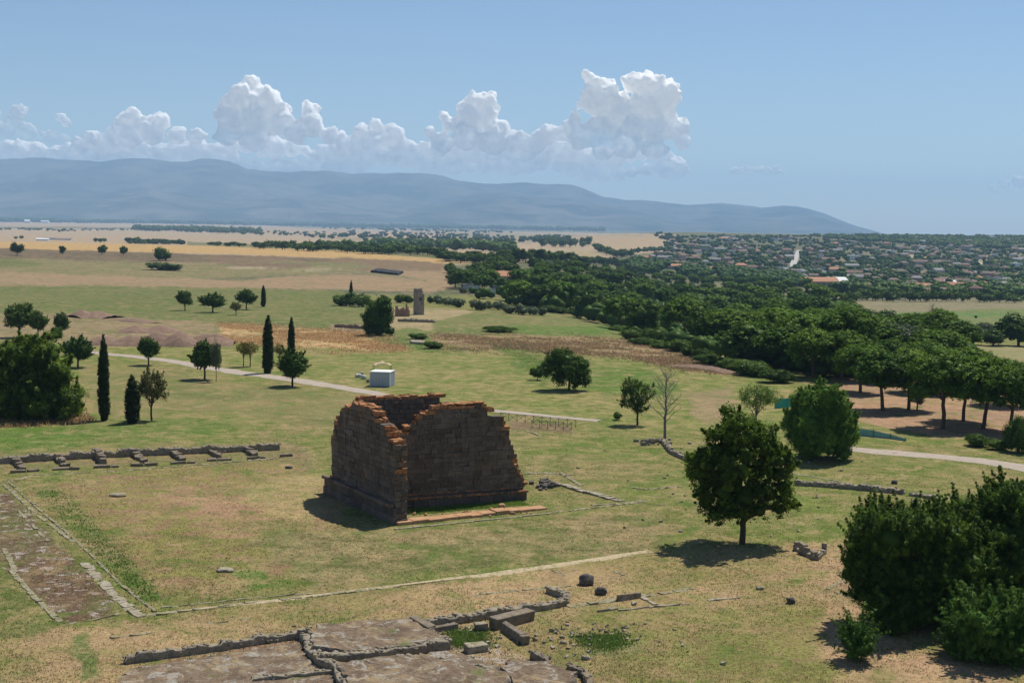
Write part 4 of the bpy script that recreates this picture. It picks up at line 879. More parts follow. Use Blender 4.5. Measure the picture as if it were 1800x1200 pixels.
# ------------------------------------------------------------------ the town
HOUSES = {}
def house_meshes(key, w_, d_, h_, roof, rh, ov=.5):
    if key in HOUSES: return HOUSES[key]
    a, b = w_ / 2, d_ / 2
    bm = bmesh.new(); box_(bm, -a, a, -b, b, -1.5, h_)
    if roof == 'gable':
        for s in (-1, 1):
            v = [bm.verts.new(q) for q in ((s * a, -b, h_), (s * a, b, h_), (s * a, 0, h_ + rh))]; bm.faces.new(v)
    W = bpy.data.meshes.new('wall'); bm.to_mesh(W); bm.free()
    bm = bmesh.new(); A, B, t = a + ov, b + ov, .22
    if roof == 'flat':
        box_(bm, -A + .3, A - .3, -B + .3, B - .3, h_ + .01, h_ + .35); box_(bm, -a * .3, a * .2, -b * .3, b * .4, h_ + .36, h_ + 1.9)
    else:
        e = a * (.45 if roof == 'hip' else 0); top = [(-A + (A - e if 0 else 0) + (a - e if roof == 'hip' else 0), 0, h_ + rh + .1), (A - (a - e if roof == 'hip' else 0), 0, h_ + rh + .1)]
        lo = [(-A, -B, h_ - .15), (A, -B, h_ - .15), (A, B, h_ - .15), (-A, B, h_ - .15)]
        vs = [bm.verts.new(q) for q in lo + top]; lo2 = [bm.verts.new((q[0], q[1], q[2] - t)) for q in lo]
        for f in ((0, 1, 5, 4), (2, 3, 4, 5), (1, 2, 5), (3, 0, 4)): bm.faces.new([vs[i] for i in f])
        for i in range(4): bm.faces.new([vs[i], lo2[i], lo2[(i + 1) % 4], vs[(i + 1) % 4]])
        bm.faces.new(lo2[::-1])
    R_ = bpy.data.meshes.new('roof'); bm.normal_update(); bm.to_mesh(R_); bm.free()
    wins = []
    for fl in range(max(1, int(h_ / 3))):
        for x in np.linspace(-a * .7, a * .7, 4):
            bm = bmesh.new(); box_(bm, x - .55, x + .55, -b - .06, -b + .1, fl * 3 + 1., fl * 3 + 2.4); me = bpy.data.meshes.new('window'); bm.to_mesh(me); bm.free(); wins.append(me)
    HOUSES[key] = (W, R_, wins); return HOUSES[key]
HK = [('a', 13, 10, 6.2, 'hip', 2.2), ('b', 16, 10, 6.2, 'gable', 2.6), ('c', 11, 10, 7.5, 'hip', 2.), ('d', 18, 12, 6.6, 'flat', 0), ('e', 12, 9, 3.8, 'gable', 2.3), ('f', 22, 11, 5., 'gable', 2.4)]
def house(x, y, key, wallm, roofm, label, group=None, rz=0., name='house', sc=1., windows=False, g=None, cat='house', hk=None):
    g = at(x, y) if g is None else g; hk = hk or HK[key]
    o = empty(name, g, rz, label=label, cat=cat, group=group); o.scale = (sc, sc, sc)
    W, R_, wins = house_meshes(*hk)
    for nm, me, mt in [('wall', W, wallm), ('roof', R_, roofm)] + ([('window', q, 'dark_glass') for q in wins] if windows else []):
        c = bpy.data.objects.new(nm, me); COL.objects.link(c)
        if not me.materials: me.materials.append(M[mt])
        c.material_slots[0].link = 'OBJECT'; c.material_slots[0].material = M[mt]; c.parent = o
    return o
TOWN = P_(1180,424, 1250,416, 1500,416, 1830,421, 1830,520, 1640,524, 1500,512, 1400,496, 1290,488, 1200,478, 1120,462, 1150,446)
rng = np.random.RandomState(9)
hp = scatter(TOWN, 285, 21, 21, .42)
walls = ['cream_wall', 'pink_wall', 'grey_wall', 'ochre_wall', 'white_paint', 'cream_wall', 'pink_wall']; roofs = ['red_tile', 'brown_tile', 'red_tile', 'grey_tile', 'red_tile', 'brown_tile', 'orange_tile', 'brown_tile', 'grey_tile', 'brown_tile', 'grey_tile']
WN = dict(cream_wall='cream', pink_wall='pink', grey_wall='grey', ochre_wall='ochre', white_paint='white'); RN = dict(red_tile='red', brown_tile='brown', grey_tile='grey', orange_tile='orange')
for i, (x, y) in enumerate(hp):
    wl, rf = walls[rng.randint(len(walls))], roofs[rng.randint(len(roofs))]; k = rng.randint(6)
    zx = 'left' if x < 1380 else 'middle' if x < 1600 else 'right'; zy = 'upper slope' if y < 450 else 'lower slope'
    nm = '%s walled house, %s roof, %s, %s part of the far town' % (WN[wl], RN[rf], zy, zx)
    house(x, y, k, wl, rf, nm, '%s houses with %s roofs, %s, %s part' % (WN[wl], RN[rf], zy, zx), .5 * rng.randint(-1, 3) + rng.uniform(-.25, .25), sc=rng.uniform(.8, 1.15), windows=y > 505)
tp = scatter(TOWN, 290, 19, 22, .5)
for i, (x, y) in enumerate(tp):
    zx = 'left' if x < 1380 else 'middle' if x < 1600 else 'right'; zy = 'on the upper slope' if y < 442 else 'halfway up' if y < 475 else 'at the foot'
    plant('tiny', 1 + i % 4, 'town_tree', at(x, y + 1.5), rng.uniform(6, 12), rng.uniform(7, 13), 'dark tree between houses %s of the far town, %s part' % (zy, zx), 'town trees %s, %s part' % (zy, zx))
tree_mass('town_greenery', TOWN, 1500, 31, 'dark green gardens and small trees filling the gaps between the far houses', (5, 10))
tree_mass('town_greenery', P_(1420,415, 1840,417, 1840,440, 1700,436, 1500,424), 700, 34, 'dark wooded crest behind the last houses of the far town', (7, 12))
tree_mass('far_woodland', P_(-60,390, 300,394, 700,401, 1060,407, 1060,403.5, 700,396.5, 300,390, -60,387), 2600, 32, 'blue green far woodland at the foot of the mountains', (22, 46))
tree_mass('undergrowth', P_(1100,590, 1290,640, 1400,655, 1480,668, 1700,650, 1690,620, 1480,575, 1300,600), 260, 33, 'dark undergrowth on the floor of the pine wood', (2.5, 5))
tree_mass('undergrowth', P_(800,500, 1000,490, 1400,522, 1480,545, 1480,570, 1300,600, 1100,580, 960,545, 860,530), 500, 35, 'dark undergrowth filling the dense wood', (3, 7))

# the buildings that stand out
house(886, 494, 0, 'pink_wall', 'orange_tile', 'low house with a bright orange roof standing in the wood', None, .12, windows=True, hk=('o', 22, 12, 3.4, 'gable', 2.6))
house(872, 516, 0, 'white_paint', 'grey_tile', 'small white walled shed below the orange roofed house', None, .2, hk=('p', 10, 5, 2.2, 'flat', 0), name='shed', cat='shed')
house(826, 507, 0, 'white_paint', 'grey_tile', 'white low outbuilding under the trees left of the orange roofed house', None, -.1, hk=('q', 9, 4, 2, 'flat', 0), name='shed', cat='shed')
house(1178, 473, 0, 'cream_wall', 'orange_tile', 'house with a long orange roof just behind the dense wood', None, -.1, hk=('r', 30, 14, 5, 'gable', 2.6), windows=True)
house(1255, 480, 0, 'pink_wall', 'orange_tile', 'orange roofed house behind the wood, right of the long one', None, .1, hk=('s', 26, 12, 6, 'gable', 2.6), windows=True)
for i, (x, y, s, lb) in enumerate([(1302, 478, 1.3, 'tall pink house with stacked floors behind the wood'), (1500, 457, 1.2, 'white flat roofed long house halfway up the town'), (1565, 446, 1., 'white flat roofed house high on the slope, right half'), (1610, 513, 1.1, 'long house with a light red roof above the valley field'), (1660, 504, 1., 'ochre house with a light roof left of the dark tree row'), (1735, 504, 1., 'pale house with an orange roof at the foot of the town, right'),
      (1705, 520, .8, 'small white house next to the valley field'), (1785, 470, 1., 'white house near the right edge of the town'), (1637, 455, 1.1, 'mauve square house on the open slope of the town')]):
    house(x, y, [2, 3, 3, 5, 5, 4, 4, 3, 2][i], ['pink_wall', 'white_paint', 'white_paint', 'cream_wall', 'ochre_wall', 'cream_wall', 'white_paint', 'white_paint', 'pink_wall'][i], ['orange_tile', 'shed_roof', 'shed_roof', 'orange_tile', 'shed_roof', 'orange_tile', 'shed_roof', 'shed_roof', 'red_tile'][i], lb, None, .1 * i - .3, sc=s, windows=True)
house(48, 392, 0, 'white_paint', 'white_paint', 'left one of two white barns on the far ridge', None, .3, name='barn', cat='barn', hk=('t', 42, 40, 18, 'gable', 9))
house(79, 392, 0, 'white_paint', 'white_paint', 'right one of two white barns on the far ridge', None, 0, name='barn', cat='barn', hk=('u', 62, 30, 15, 'gable', 7))
for i, (x, y, wd, lb) in enumerate([(75, 423, 22, 'leftmost low shed of the white farm'), (92, 421.5, 26, 'low white shed in the middle of the farm'), (112, 422, 30, 'rightmost long low shed of the white farm')]):
    house(x, y, 0, 'white_paint', ['shed_roof', 'grey_tile', 'pink_wall'][i], lb, None, .05 * i, name='farm_shed', cat='shed', hk=('v%d' % i, wd, 9, 3, 'gable', 1.6))
for i, (x, y, wd, lb) in enumerate([(385, 387, 26, 'small white building at the foot of the mountains, left of a pair'), (398, 387, 22, 'small white building at the foot of the mountains, right of a pair'), (577, 396, 60, 'pale far building left of the white arched roof'), (595, 396, 50, 'reddish far building just left of the white arched roof')]):
    house(x, y, 0, ['white_paint', 'white_paint', 'cream_wall', 'pink_wall'][i], ['shed_roof', 'shed_roof', 'shed_roof', 'orange_tile'][i], lb, None, 0, name='far_building', cat='building', hk=('x%d' % i, wd, 24, 12 + 6 * (i < 2), 'gable', 4))

def arched_hall():
    g = at(1448, 503); o = empty('arched_hall', g, .25, label='large hall with an orange roof and a pale arched gable in front of the town', cat='hall')
    bm = bmesh.new(); box_(bm, -22, 22, -9, 9, -1, 5); bmobj('wall', bm, M['pink_wall'], o)
    bm = bmesh.new(); n = 12; pr = []
    for x in (-23, 12):
        pr.append([bm.verts.new((x, -10 + 20 * i / n, 5.05 + 4.2 * math.sin(math.pi * i / n))) for i in range(n + 1)])
    for i in range(n): bm.faces.new([pr[0][i], pr[1][i], pr[1][i + 1], pr[0][i + 1]])
    for r in pr: bm.faces.new(r)
    bmobj('roof', bm, M['orange_tile'], o)
    bm = bmesh.new(); pr = []
    for x in (12.1, 23):
        pr.append([bm.verts.new((x, -10 + 20 * i / n, 5.05 + 4.5 * math.sin(math.pi * i / n))) for i in range(n + 1)])
    for i in range(n): bm.faces.new([pr[0][i], pr[1][i], pr[1][i + 1], pr[0][i + 1]])
    for r in pr: bm.faces.new(r)
    bmobj('gable_end', bm, M['shed_roof'], o)
    for k in range(6):
        bm = bmesh.new(); box_(bm, -19 + k * 6.6, -16.5 + k * 6.6, -9.08, -8.9, 1.5, 3.4); bmobj('window', bm, M['dark_glass'], o)
arched_hall()
def tent_roof():
    g = at(632, 399); o = empty('tensile_roof', g, label='white swooping roof far away at the foot of the mountains', cat='roof')
    bm = bmesh.new(); n = 10; r = []
    for y in (-30, 30):
        r.append([bm.verts.new((-55 + 110 * i / n, y, 10 + 30 * (abs(i / n - .45)) ** 1.6 * (1.5 if i < 5 else 1.))) for i in range(n + 1)])
    for z in (0,):
        for i in range(n): bm.faces.new([r[0][i], r[0][i + 1], r[1][i + 1], r[1][i]])
    ex = bmesh.ops.extrude_face_region(bm, geom=bm.faces[:]); bmesh.ops.translate(bm, vec=(0, 0, -3), verts=[e for e in ex['geom'] if isinstance(e, bmesh.types.BMVert)])
    bmobj('canopy', bm, M['white_paint'], o)
    for x in (-45, 0, 45):
        bm = bmesh.new(); box_(bm, x - 1, x + 1, -20, -18, -2, 11); bmobj('post', bm, M['white_paint'], o)
tent_roof()
def pylon(x, y, hpx, label):
    g = at(x, y); h = hpx * mpp(g); o = empty('lattice_pylon', g, .4, label=label, cat='pylon'); wv = h * .09; th = max(.25, h * .006)
    ps = []
    for sx, sy in ((-1, -1), (1, -1), (1, 1), (-1, 1)): ps.append([(sx * wv, sy * wv, -1, th), (sx * wv * .35, sy * wv * .35, h * .62, th * .8), (sx * wv * .1, sy * wv * .1, h, th * .6)])
    for k in range(7):
        z0, z1 = h * k / 7, h * (k + 1) / 7; a0, a1 = wv * (1 - .95 * k / 7), wv * (1 - .95 * (k + 1) / 7)
        ps += [[(-a0, -a0, z0, th * .5), (a1, -a1, z1, th * .5)], [(a0, a0, z0, th * .5), (-a1, a1, z1, th * .5)]]
    V, Q = tubes(ps, 4); link('mast', fastmesh('mast', V, Q), M['steel'], o)
    for zz, l in ((.66, .26), (.78, .2), (.9, .15)):
        V, Q = tubes([[(-h * l, 0, h * zz, th * .6), (0, 0, h * zz + h * .02, th), (h * l, 0, h * zz, th * .6)]], 4); link('cross_arm', fastmesh('cross_arm', V, Q), M['steel'], o)
pylon(508, 397, 26, 'left one of two steel pylons far out on the plain'); pylon(547, 398, 23, 'right one of two steel pylons far out on the plain')

# ------------------------------------------------------------------ masonry helpers
def rock_box(bm, c, ax, ay, hx, hy, z0, z1, rng, jit=.05, tl=None, tv=0.):
    """an irregular block; ax, ay unit 2-vectors, hx, hy half sizes"""
    vs = []
    for z in (z0, z1):
        for sx, sy in ((-1, -1), (1, -1), (1, 1), (-1, 1)):
            j = rng.normal(size=3) * jit * (.5 if z == z0 else 1)
            vs.append(bm.verts.new((c[0] + ax[0] * hx * sx + ay[0] * hy * sy + j[0], c[1] + ax[1] * hx * sx + ay[1] * hy * sy + j[1], z + j[2])))
    for f in ((0, 3, 2, 1), (4, 5, 6, 7), (0, 1, 5, 4), (1, 2, 6, 5), (2, 3, 7, 6), (3, 0, 4, 7)): bm.faces.new([vs[i] for i in f])
def bevel_all(bm, w_=.03):
    bmesh.ops.bevel(bm, geom=bm.edges[:], offset=w_, offset_type='OFFSET', segments=1, affect='EDGES', clamp_overlap=True)
def stone_run(name, pts, width, h, mat, label, cat='wall', group=None, block=.7, seed=1, gap=.05, jit=.05, courses=1, skip=.0, world=False, hvar=.25, bev=.035):
    rng = np.random.RandomState(seed + int(pts[0][0] * 7) % 1000)
    W = np.array([(p if world else at(*p)) for p in pts], float); bm = bmesh.new()
    for a, b in zip(W[:-1], W[1:]):
        L = math.hypot(*(b - a)[:2]); d = (b - a)[:2] / L; nn = np.array([-d[1], d[0]]); s = -width * .2
        while s < L:
            l = min(block * rng.uniform(.6, 1.5), L - s + .15)
            if rng.rand() >= skip:
                for c in range(courses):
                    if c and rng.rand() < .3: continue
                    cc = a[:2] + d * (s + l / 2) + nn * rng.normal() * width * .06; z = tz(*cc)
                    hh = h / courses
                    rock_box(bm, cc, d, nn, l / 2 - gap / 2, width / 2 * rng.uniform(.85, 1.1), z - .15 + c * hh, z + (c + 1) * hh * (rng.uniform(1 - hvar, 1 + hvar)), rng, jit)
            s += l
    bevel_all(bm, bev); return bmobj(name, bm, M[mat], None, label=label, cat=cat, group=group)
def rough_wall(name, pts, width, h, mat, label, cat='wall', group=None, seed=1, hv=.32, step=.14):
    W = np.array([at(*p) for p in pts], float); seg = np.r_[0, np.cumsum(np.linalg.norm(np.diff(W[:, :2], axis=0), axis=1))]; n = max(6, int(seg[-1] / step)); s_ = np.linspace(0, seg[-1], n)
    P = np.stack([np.interp(s_, seg, W[:, i]) for i in (0, 1)], 1)
    for _ in range(3): P[1:-1] = (P[:-2] + P[1:-1] * 2 + P[2:]) / 4
    d = np.gradient(P, axis=0); d /= np.linalg.norm(d, axis=1)[:, None]; nn = np.stack([-d[:, 1], d[:, 0]], 1); K = 13; rows = []
    hs = .95 * np.array([h * (1 - hv * .5 + hv * (.55 * mnoise.cell(Vector((a / .75, seed, 0))) + .75 * (mnoise.noise(Vector((a / 2.2, seed, 5))) + .4))) for a in s_]); ws = np.array([width * (.92 + .18 * mnoise.cell(Vector((a / .6, seed, 9)))) for a in s_])
    prof = [(-1., -.25), (-1.0, .2), (-1.01, .6), (-.98, .9), (-.93, 1.), (-.45, 1.01), (0, .99), (.45, 1.01), (.93, 1.), (.98, .9), (1.01, .6), (1.0, .2), (1., -.25)]
    for j, (a, b) in enumerate(prof):
        e = np.ones(n); e[0] = e[-1] = .35
        Q = P + nn * (a * ws * .5 * (e * .5 + .5))[:, None]; g = terrain(Q[:, 0], Q[:, 1])
        v = np.array([[mnoise.noise(Vector((q[0] / .32 + k * 9, q[1] / .32, b * h / .3 + seed))) for k in range(3)] for q in Q]) * .06 * (1 if 0 < j < K - 1 else 0)
        rows.append(np.c_[Q + v[:, :2], g + b * hs * (e if b > 0 else 1) + v[:, 2]])
    V = np.stack(rows, 1); idx = np.arange(n * K).reshape(n, K); Q = np.stack([idx[:-1, :-1], idx[1:, :-1], idx[1:, 1:], idx[:-1, 1:]], -1).reshape(-1, 4)[:, ::-1]
    caps = [(idx[0, 0], idx[0, k], idx[0, k + 1]) for k in range(1, K - 1)] + [(idx[-1, 0], idx[-1, k + 1], idx[-1, k]) for k in range(1, K - 1)]
    V = V.reshape(-1, 3); rg = np.random.RandomState(seed); m = int(seg[-1] / .17); ki = rg.randint(n, size=m); f = rg.uniform(-1, 1, m); r = rg.uniform(.04, .11, m) * min(1.2, width / .6)
    ed = np.abs(f); zz = np.where(ed > .8, rg.uniform(.1, .9, m), 1.) * hs[ki]; B = P[ki] + nn[ki] * (f * ws[ki] * .52)[:, None]; g = terrain(B[:, 0], B[:, 1])
    cube = np.array([(x, y, z) for z in (-1, 1) for x, y in ((-1, -1), (1, -1), (1, 1), (-1, 1))], float)[None] * (1 + rg.normal(size=(m, 8, 3)) * .16)
    an = rg.uniform(0, 3, m); ca, sa = np.cos(an)[:, None], np.sin(an)[:, None]; sx = r[:, None] * rg.uniform(.9, 1.8, (m, 1))
    X = cube[..., 0] * sx; Y = cube[..., 1] * r[:, None]; Zc = cube[..., 2] * r[:, None] * .7
    C = np.stack([B[:, 0:1] + X * ca - Y * sa, B[:, 1:2] + X * sa + Y * ca, (g + zz)[:, None] + Zc], -1).reshape(-1, 3)
    fq = np.array([(0, 3, 2, 1), (4, 5, 6, 7), (0, 1, 5, 4), (1, 2, 6, 5), (2, 3, 7, 6), (3, 0, 4, 7)]); Q2 = (fq[None] + (np.arange(m) * 8)[:, None, None] + len(V)).reshape(-1, 4)
    me = fastmesh(name, np.concatenate([V, C]), np.concatenate([Q, Q2]), caps); o = link(name, me, M[mat]); tag(o, label, cat, group); return o
def slab(name, poly, h, mat, label, cat, seed=1, jag=.15, group=None, world=False, rough=.06):
    """an irregular thick outcrop or slab over a polygon given in photo pixels"""
    rng = np.random.RandomState(seed); W = [np.array(p if world else at(*p), float) for p in poly]; ring = []
    for a, b in zip(W, W[1:] + W[:1]):
        n = max(2, int(math.hypot(*(b - a)[:2]) / .35))
        for i in range(n): q = a + (b - a) * i / n; ring.append(q[:2] + rng.normal(size=2) * jag)
    c = np.mean(ring, 0); bm = bmesh.new(); rings = []
    def top(q, f): return h + (mnoise.noise(Vector((q[0] / 1.6, q[1] / 1.6, seed))) * .8 + mnoise.noise(Vector((q[0] / .5, q[1] / .5, seed))) * .45) * rough * 3 * min(1, (1.03 - f) * 8)
    for f, zf in ((1.04, -.3), (1., .35), (.995, .8), (.98, 1)) + tuple((g, 1) for g in np.linspace(.95, .03, 26)):
        rings.append([bm.verts.new((*(c + (q - c) * f), tz(*q) + (h * zf if zf < 1 else top(c + (q - c) * f, f)) + (rng.normal() * .04 if 0 < zf < 1 else 0))) for q in ring])
    for r0, r1 in zip(rings[:-1], rings[1:]):
        for i in range(len(ring)): bm.faces.new([r0[i], r0[(i + 1) % len(ring)], r1[(i + 1) % len(ring)], r1[i]])
    bm.faces.new(rings[-1]); bmesh.ops.recalc_face_normals(bm, faces=bm.faces[:])
    return bmobj(name, bm, M[mat], None, label=label, cat=cat, group=group)
def boulder(name, x, y, wpx, hpx, mat, label, cat='boulder', seed=1, group=None, lump=.28):
    rng = np.random.RandomState(seed); g = at(x, y); s = mpp(g); iv, if_ = ICO[3]; R = np.array([wpx * s / 2, wpx * s / 2 * .8, hpx * s / 2 * 1.1])
    n = np.array([mnoise.noise(Vector(v * 1.3) + Vector((seed, 0, 0))) + .4 * mnoise.noise(Vector(v * 3.) + Vector((0, seed, 0))) for v in iv])
    v = np.sign(iv) * np.abs(iv) ** .8; v = v * (1 + n[:, None] * lump) * R; v[:, 2] += R[2] * .75
    me = fastmesh(name, v, None, if_); o = link(name, me, M[mat], None, g); tag(o, label, cat, group); return o

def bedrock_mat():
    m, t, out = new_mat('bedrock_soil'); p = geopos(t); geo = N(t, 'ShaderNodeNewGeometry'); sp = N(t, 'ShaderNodeSeparateXYZ'); t.links.new(geo.outputs['Normal'], sp.inputs[0])
    a = noise_n(t, .7, 6, .7, p, .5); b = noise_n(t, 3.5, 5, .7, p)
    soil = mixc(t, ramp(t, a, [(.35, 0.), (.65, 1.)]), (.14, .098, .064), (.26, .19, .125)); soil = mixc(t, ramp(t, b, [(.3, .8), (.5, 0.)]), soil, (.10, .065, .04))
    soil = mixc(t, ramp(t, noise_n(t, .45, 7, .75, p, .6), [(.50, 0.), (.62, 1.)]), soil, (.34, .25, .14))
    soil = mixc(t, ramp(t, noise_n(t, .9, 7, .78, p, .8), [(.54, 0.), (.58, 1.)]), soil, mixc(t, b, (.22, .19, .15), (.50, .45, .37)))
    soil = mixc(t, ramp(t, noise_n(t, .37, 6, .7, p), [(.58, 0.), (.66, .8)]), soil, (.12, .16, .04))
    side = mixc(t, b, (.10, .085, .07), (.34, .29, .24)); c = mixc(t, ramp(t, sp.outputs[2], [(.55, 0.), (.8, 1.)]), side, soil)
    bsdf(t, out, c, 1., bump(t, b, 1., .2)); return m
M['bedrock'] = bedrock_mat()

# ------------------------------------------------------------------ the temple ruin
OO = np.array([0, 0, H])
def onplane(a, b, q):
    d = (b - a)[:2] / np.linalg.norm((b - a)[:2]); n = np.array([-d[1], d[0], 0]); r = ray(*q); t = ((a - OO) @ n) / (r @ n); P = OO + r * t
    return float((P - a)[:2] @ d), float(P[2])
def flat(x, y): p = at(x, y); p[2] = 0; return p
def masonry(name, a, b, prof, thick, side, parent, seed, z0=0., ch=.52, bl=1.0, keep=None):
    """course by course ashlar wall between ground points a->b; prof is a polygon of (s, h); `side`=+1 puts the thickness to the left of a->b"""
    rng = np.random.RandomState(seed); d = (b - a)[:2] / np.linalg.norm((b - a)[:2]); n = np.array([-d[1], d[0]]) * side
    prof = np.array(prof); bm = bmesh.new(); li = bm.verts.layers.float.new('lichen'); ti = bm.verts.layers.float.new('tint'); zmax = prof[:, 1].max(); z = z0; k = 0
    def span(h):
        xs = []; m = len(prof)
        for i in range(m):
            (x0, y0), (x1, y1) = prof[i], prof[(i + 1) % m]
            if (y0 > h) != (y1 > h): xs.append(x0 + (h - y0) * (x1 - x0) / (y1 - y0))
        return (min(xs), max(xs)) if len(xs) >= 2 else None
    while z < zmax - .15:
        hh = min(ch * rng.uniform(.92, 1.08), zmax - z + .02); sp = span(z + hh * .45); up = span(z + hh * 1.3); k += 1
        if not sp: break
        s0, s1 = sp[0] + rng.normal() * .12, sp[1] + rng.normal() * .12; cuts = [s0]; off = (k % 2) * bl * .5
        s = s0 + bl * .5 + off * .8
        while s < s1 - bl * .35: cuts.append(s + rng.normal() * .1); s += bl * rng.uniform(.85, 1.15)
        cuts.append(s1)
        for i in range(len(cuts) - 1):
            c0, c1 = cuts[i], cuts[i + 1]
            if c1 - c0 < .15: continue
            top = up is None or (c0 + c1) / 2 < up[0] + .15 or (c0 + c1) / 2 > up[1] - .15
            end = i == 0 or i == len(cuts) - 2
            if top and end and rng.rand() < .12: continue
            o = rng.normal() * .035; zz = z + hh - (rng.uniform(0, .12) if top else 0) - .008; nv = len(bm.verts)
            for ly in ((0, .5), (.5, 1.)):
                f0 = ly[0] * thick + (o if ly[0] == 0 else .005); f1 = ly[1] * thick + (rng.normal() * .03 if ly[1] == 1 else -.005)
                vs = []
                for zq in (z, zz - (rng.uniform(0, .1) if top else 0)):
                    for sx, fy in ((c0 + .008, f0), (c1 - .008, f0), (c1 - .008, f1), (c0 + .008, f1)):
                        p = a[:2] + d * sx + n * fy; v = bm.verts.new((p[0] + rng.normal() * (.06 if top else .012), p[1] + rng.normal() * (.06 if top else .012), zq + (rng.normal() * .06 if top and zq > z else 0))); vs.append(v)
                fl = ((0, 3, 2, 1), (4, 5, 6, 7), (0, 1, 5, 4), (1, 2, 6, 5), (2, 3, 7, 6), (3, 0, 4, 7))
                tint = rng.rand(); L = (.95 if top else .0) + (.28 if end and z > zmax * .35 else 0) + (.2 if z > zmax - 1.5 else 0)
                for v in vs: v[li] = L; v[ti] = tint
                for f in fl: bm.faces.new([vs[q] for q in f])
        z += hh
    bmesh.ops.recalc_face_normals(bm, faces=bm.faces[:])
    bmesh.ops.bevel(bm, geom=bm.edges[:], offset=.028, offset_type='OFFSET', segments=1, affect='EDGES', clamp_overlap=True)
    return bmobj(name, bm, M['temple'], parent)
def course_strip(name, a, b, s0, s1, f0, f1, z0, z1, parent, seed, lich=0., bl=1.4, side=1, mat='temple', jit=.015):
    rng = np.random.RandomState(seed); d = (b - a)[:2] / np.linalg.norm((b - a)[:2]); n = np.array([-d[1], d[0]]) * side
    bm = bmesh.new(); li = bm.verts.layers.float.new('lichen'); ti = bm.verts.layers.float.new('tint'); s = s0
    while s < s1 - .1:
        l = min(bl * rng.uniform(.75, 1.25), s1 - s); vs = []; tint = rng.rand(); o = rng.normal() * jit
        for zq in (z0, z1 + rng.normal() * jit):
            for sx, fy in ((s + .01, f0 + o), (s + l - .01, f0 + o), (s + l - .01, f1), (s + .01, f1)):
                p = a[:2] + d * sx + n * fy; v = bm.verts.new((p[0], p[1], zq)); v[li] = lich * rng.uniform(.5, 1.1); v[ti] = tint; vs.append(v)
        for f in ((0, 3, 2, 1), (4, 5, 6, 7), (0, 1, 5, 4), (1, 2, 6, 5), (2, 3, 7, 6), (3, 0, 4, 7)): bm.faces.new([vs[q] for q in f])
        s += l
    bmesh.ops.recalc_face_normals(bm, faces=bm.faces[:]); bmesh.ops.bevel(bm, geom=bm.edges[:], offset=.025, offset_type='OFFSET', segments=1, affect='EDGES', clamp_overlap=True)
    return bmobj(name, bm, M[mat], parent)
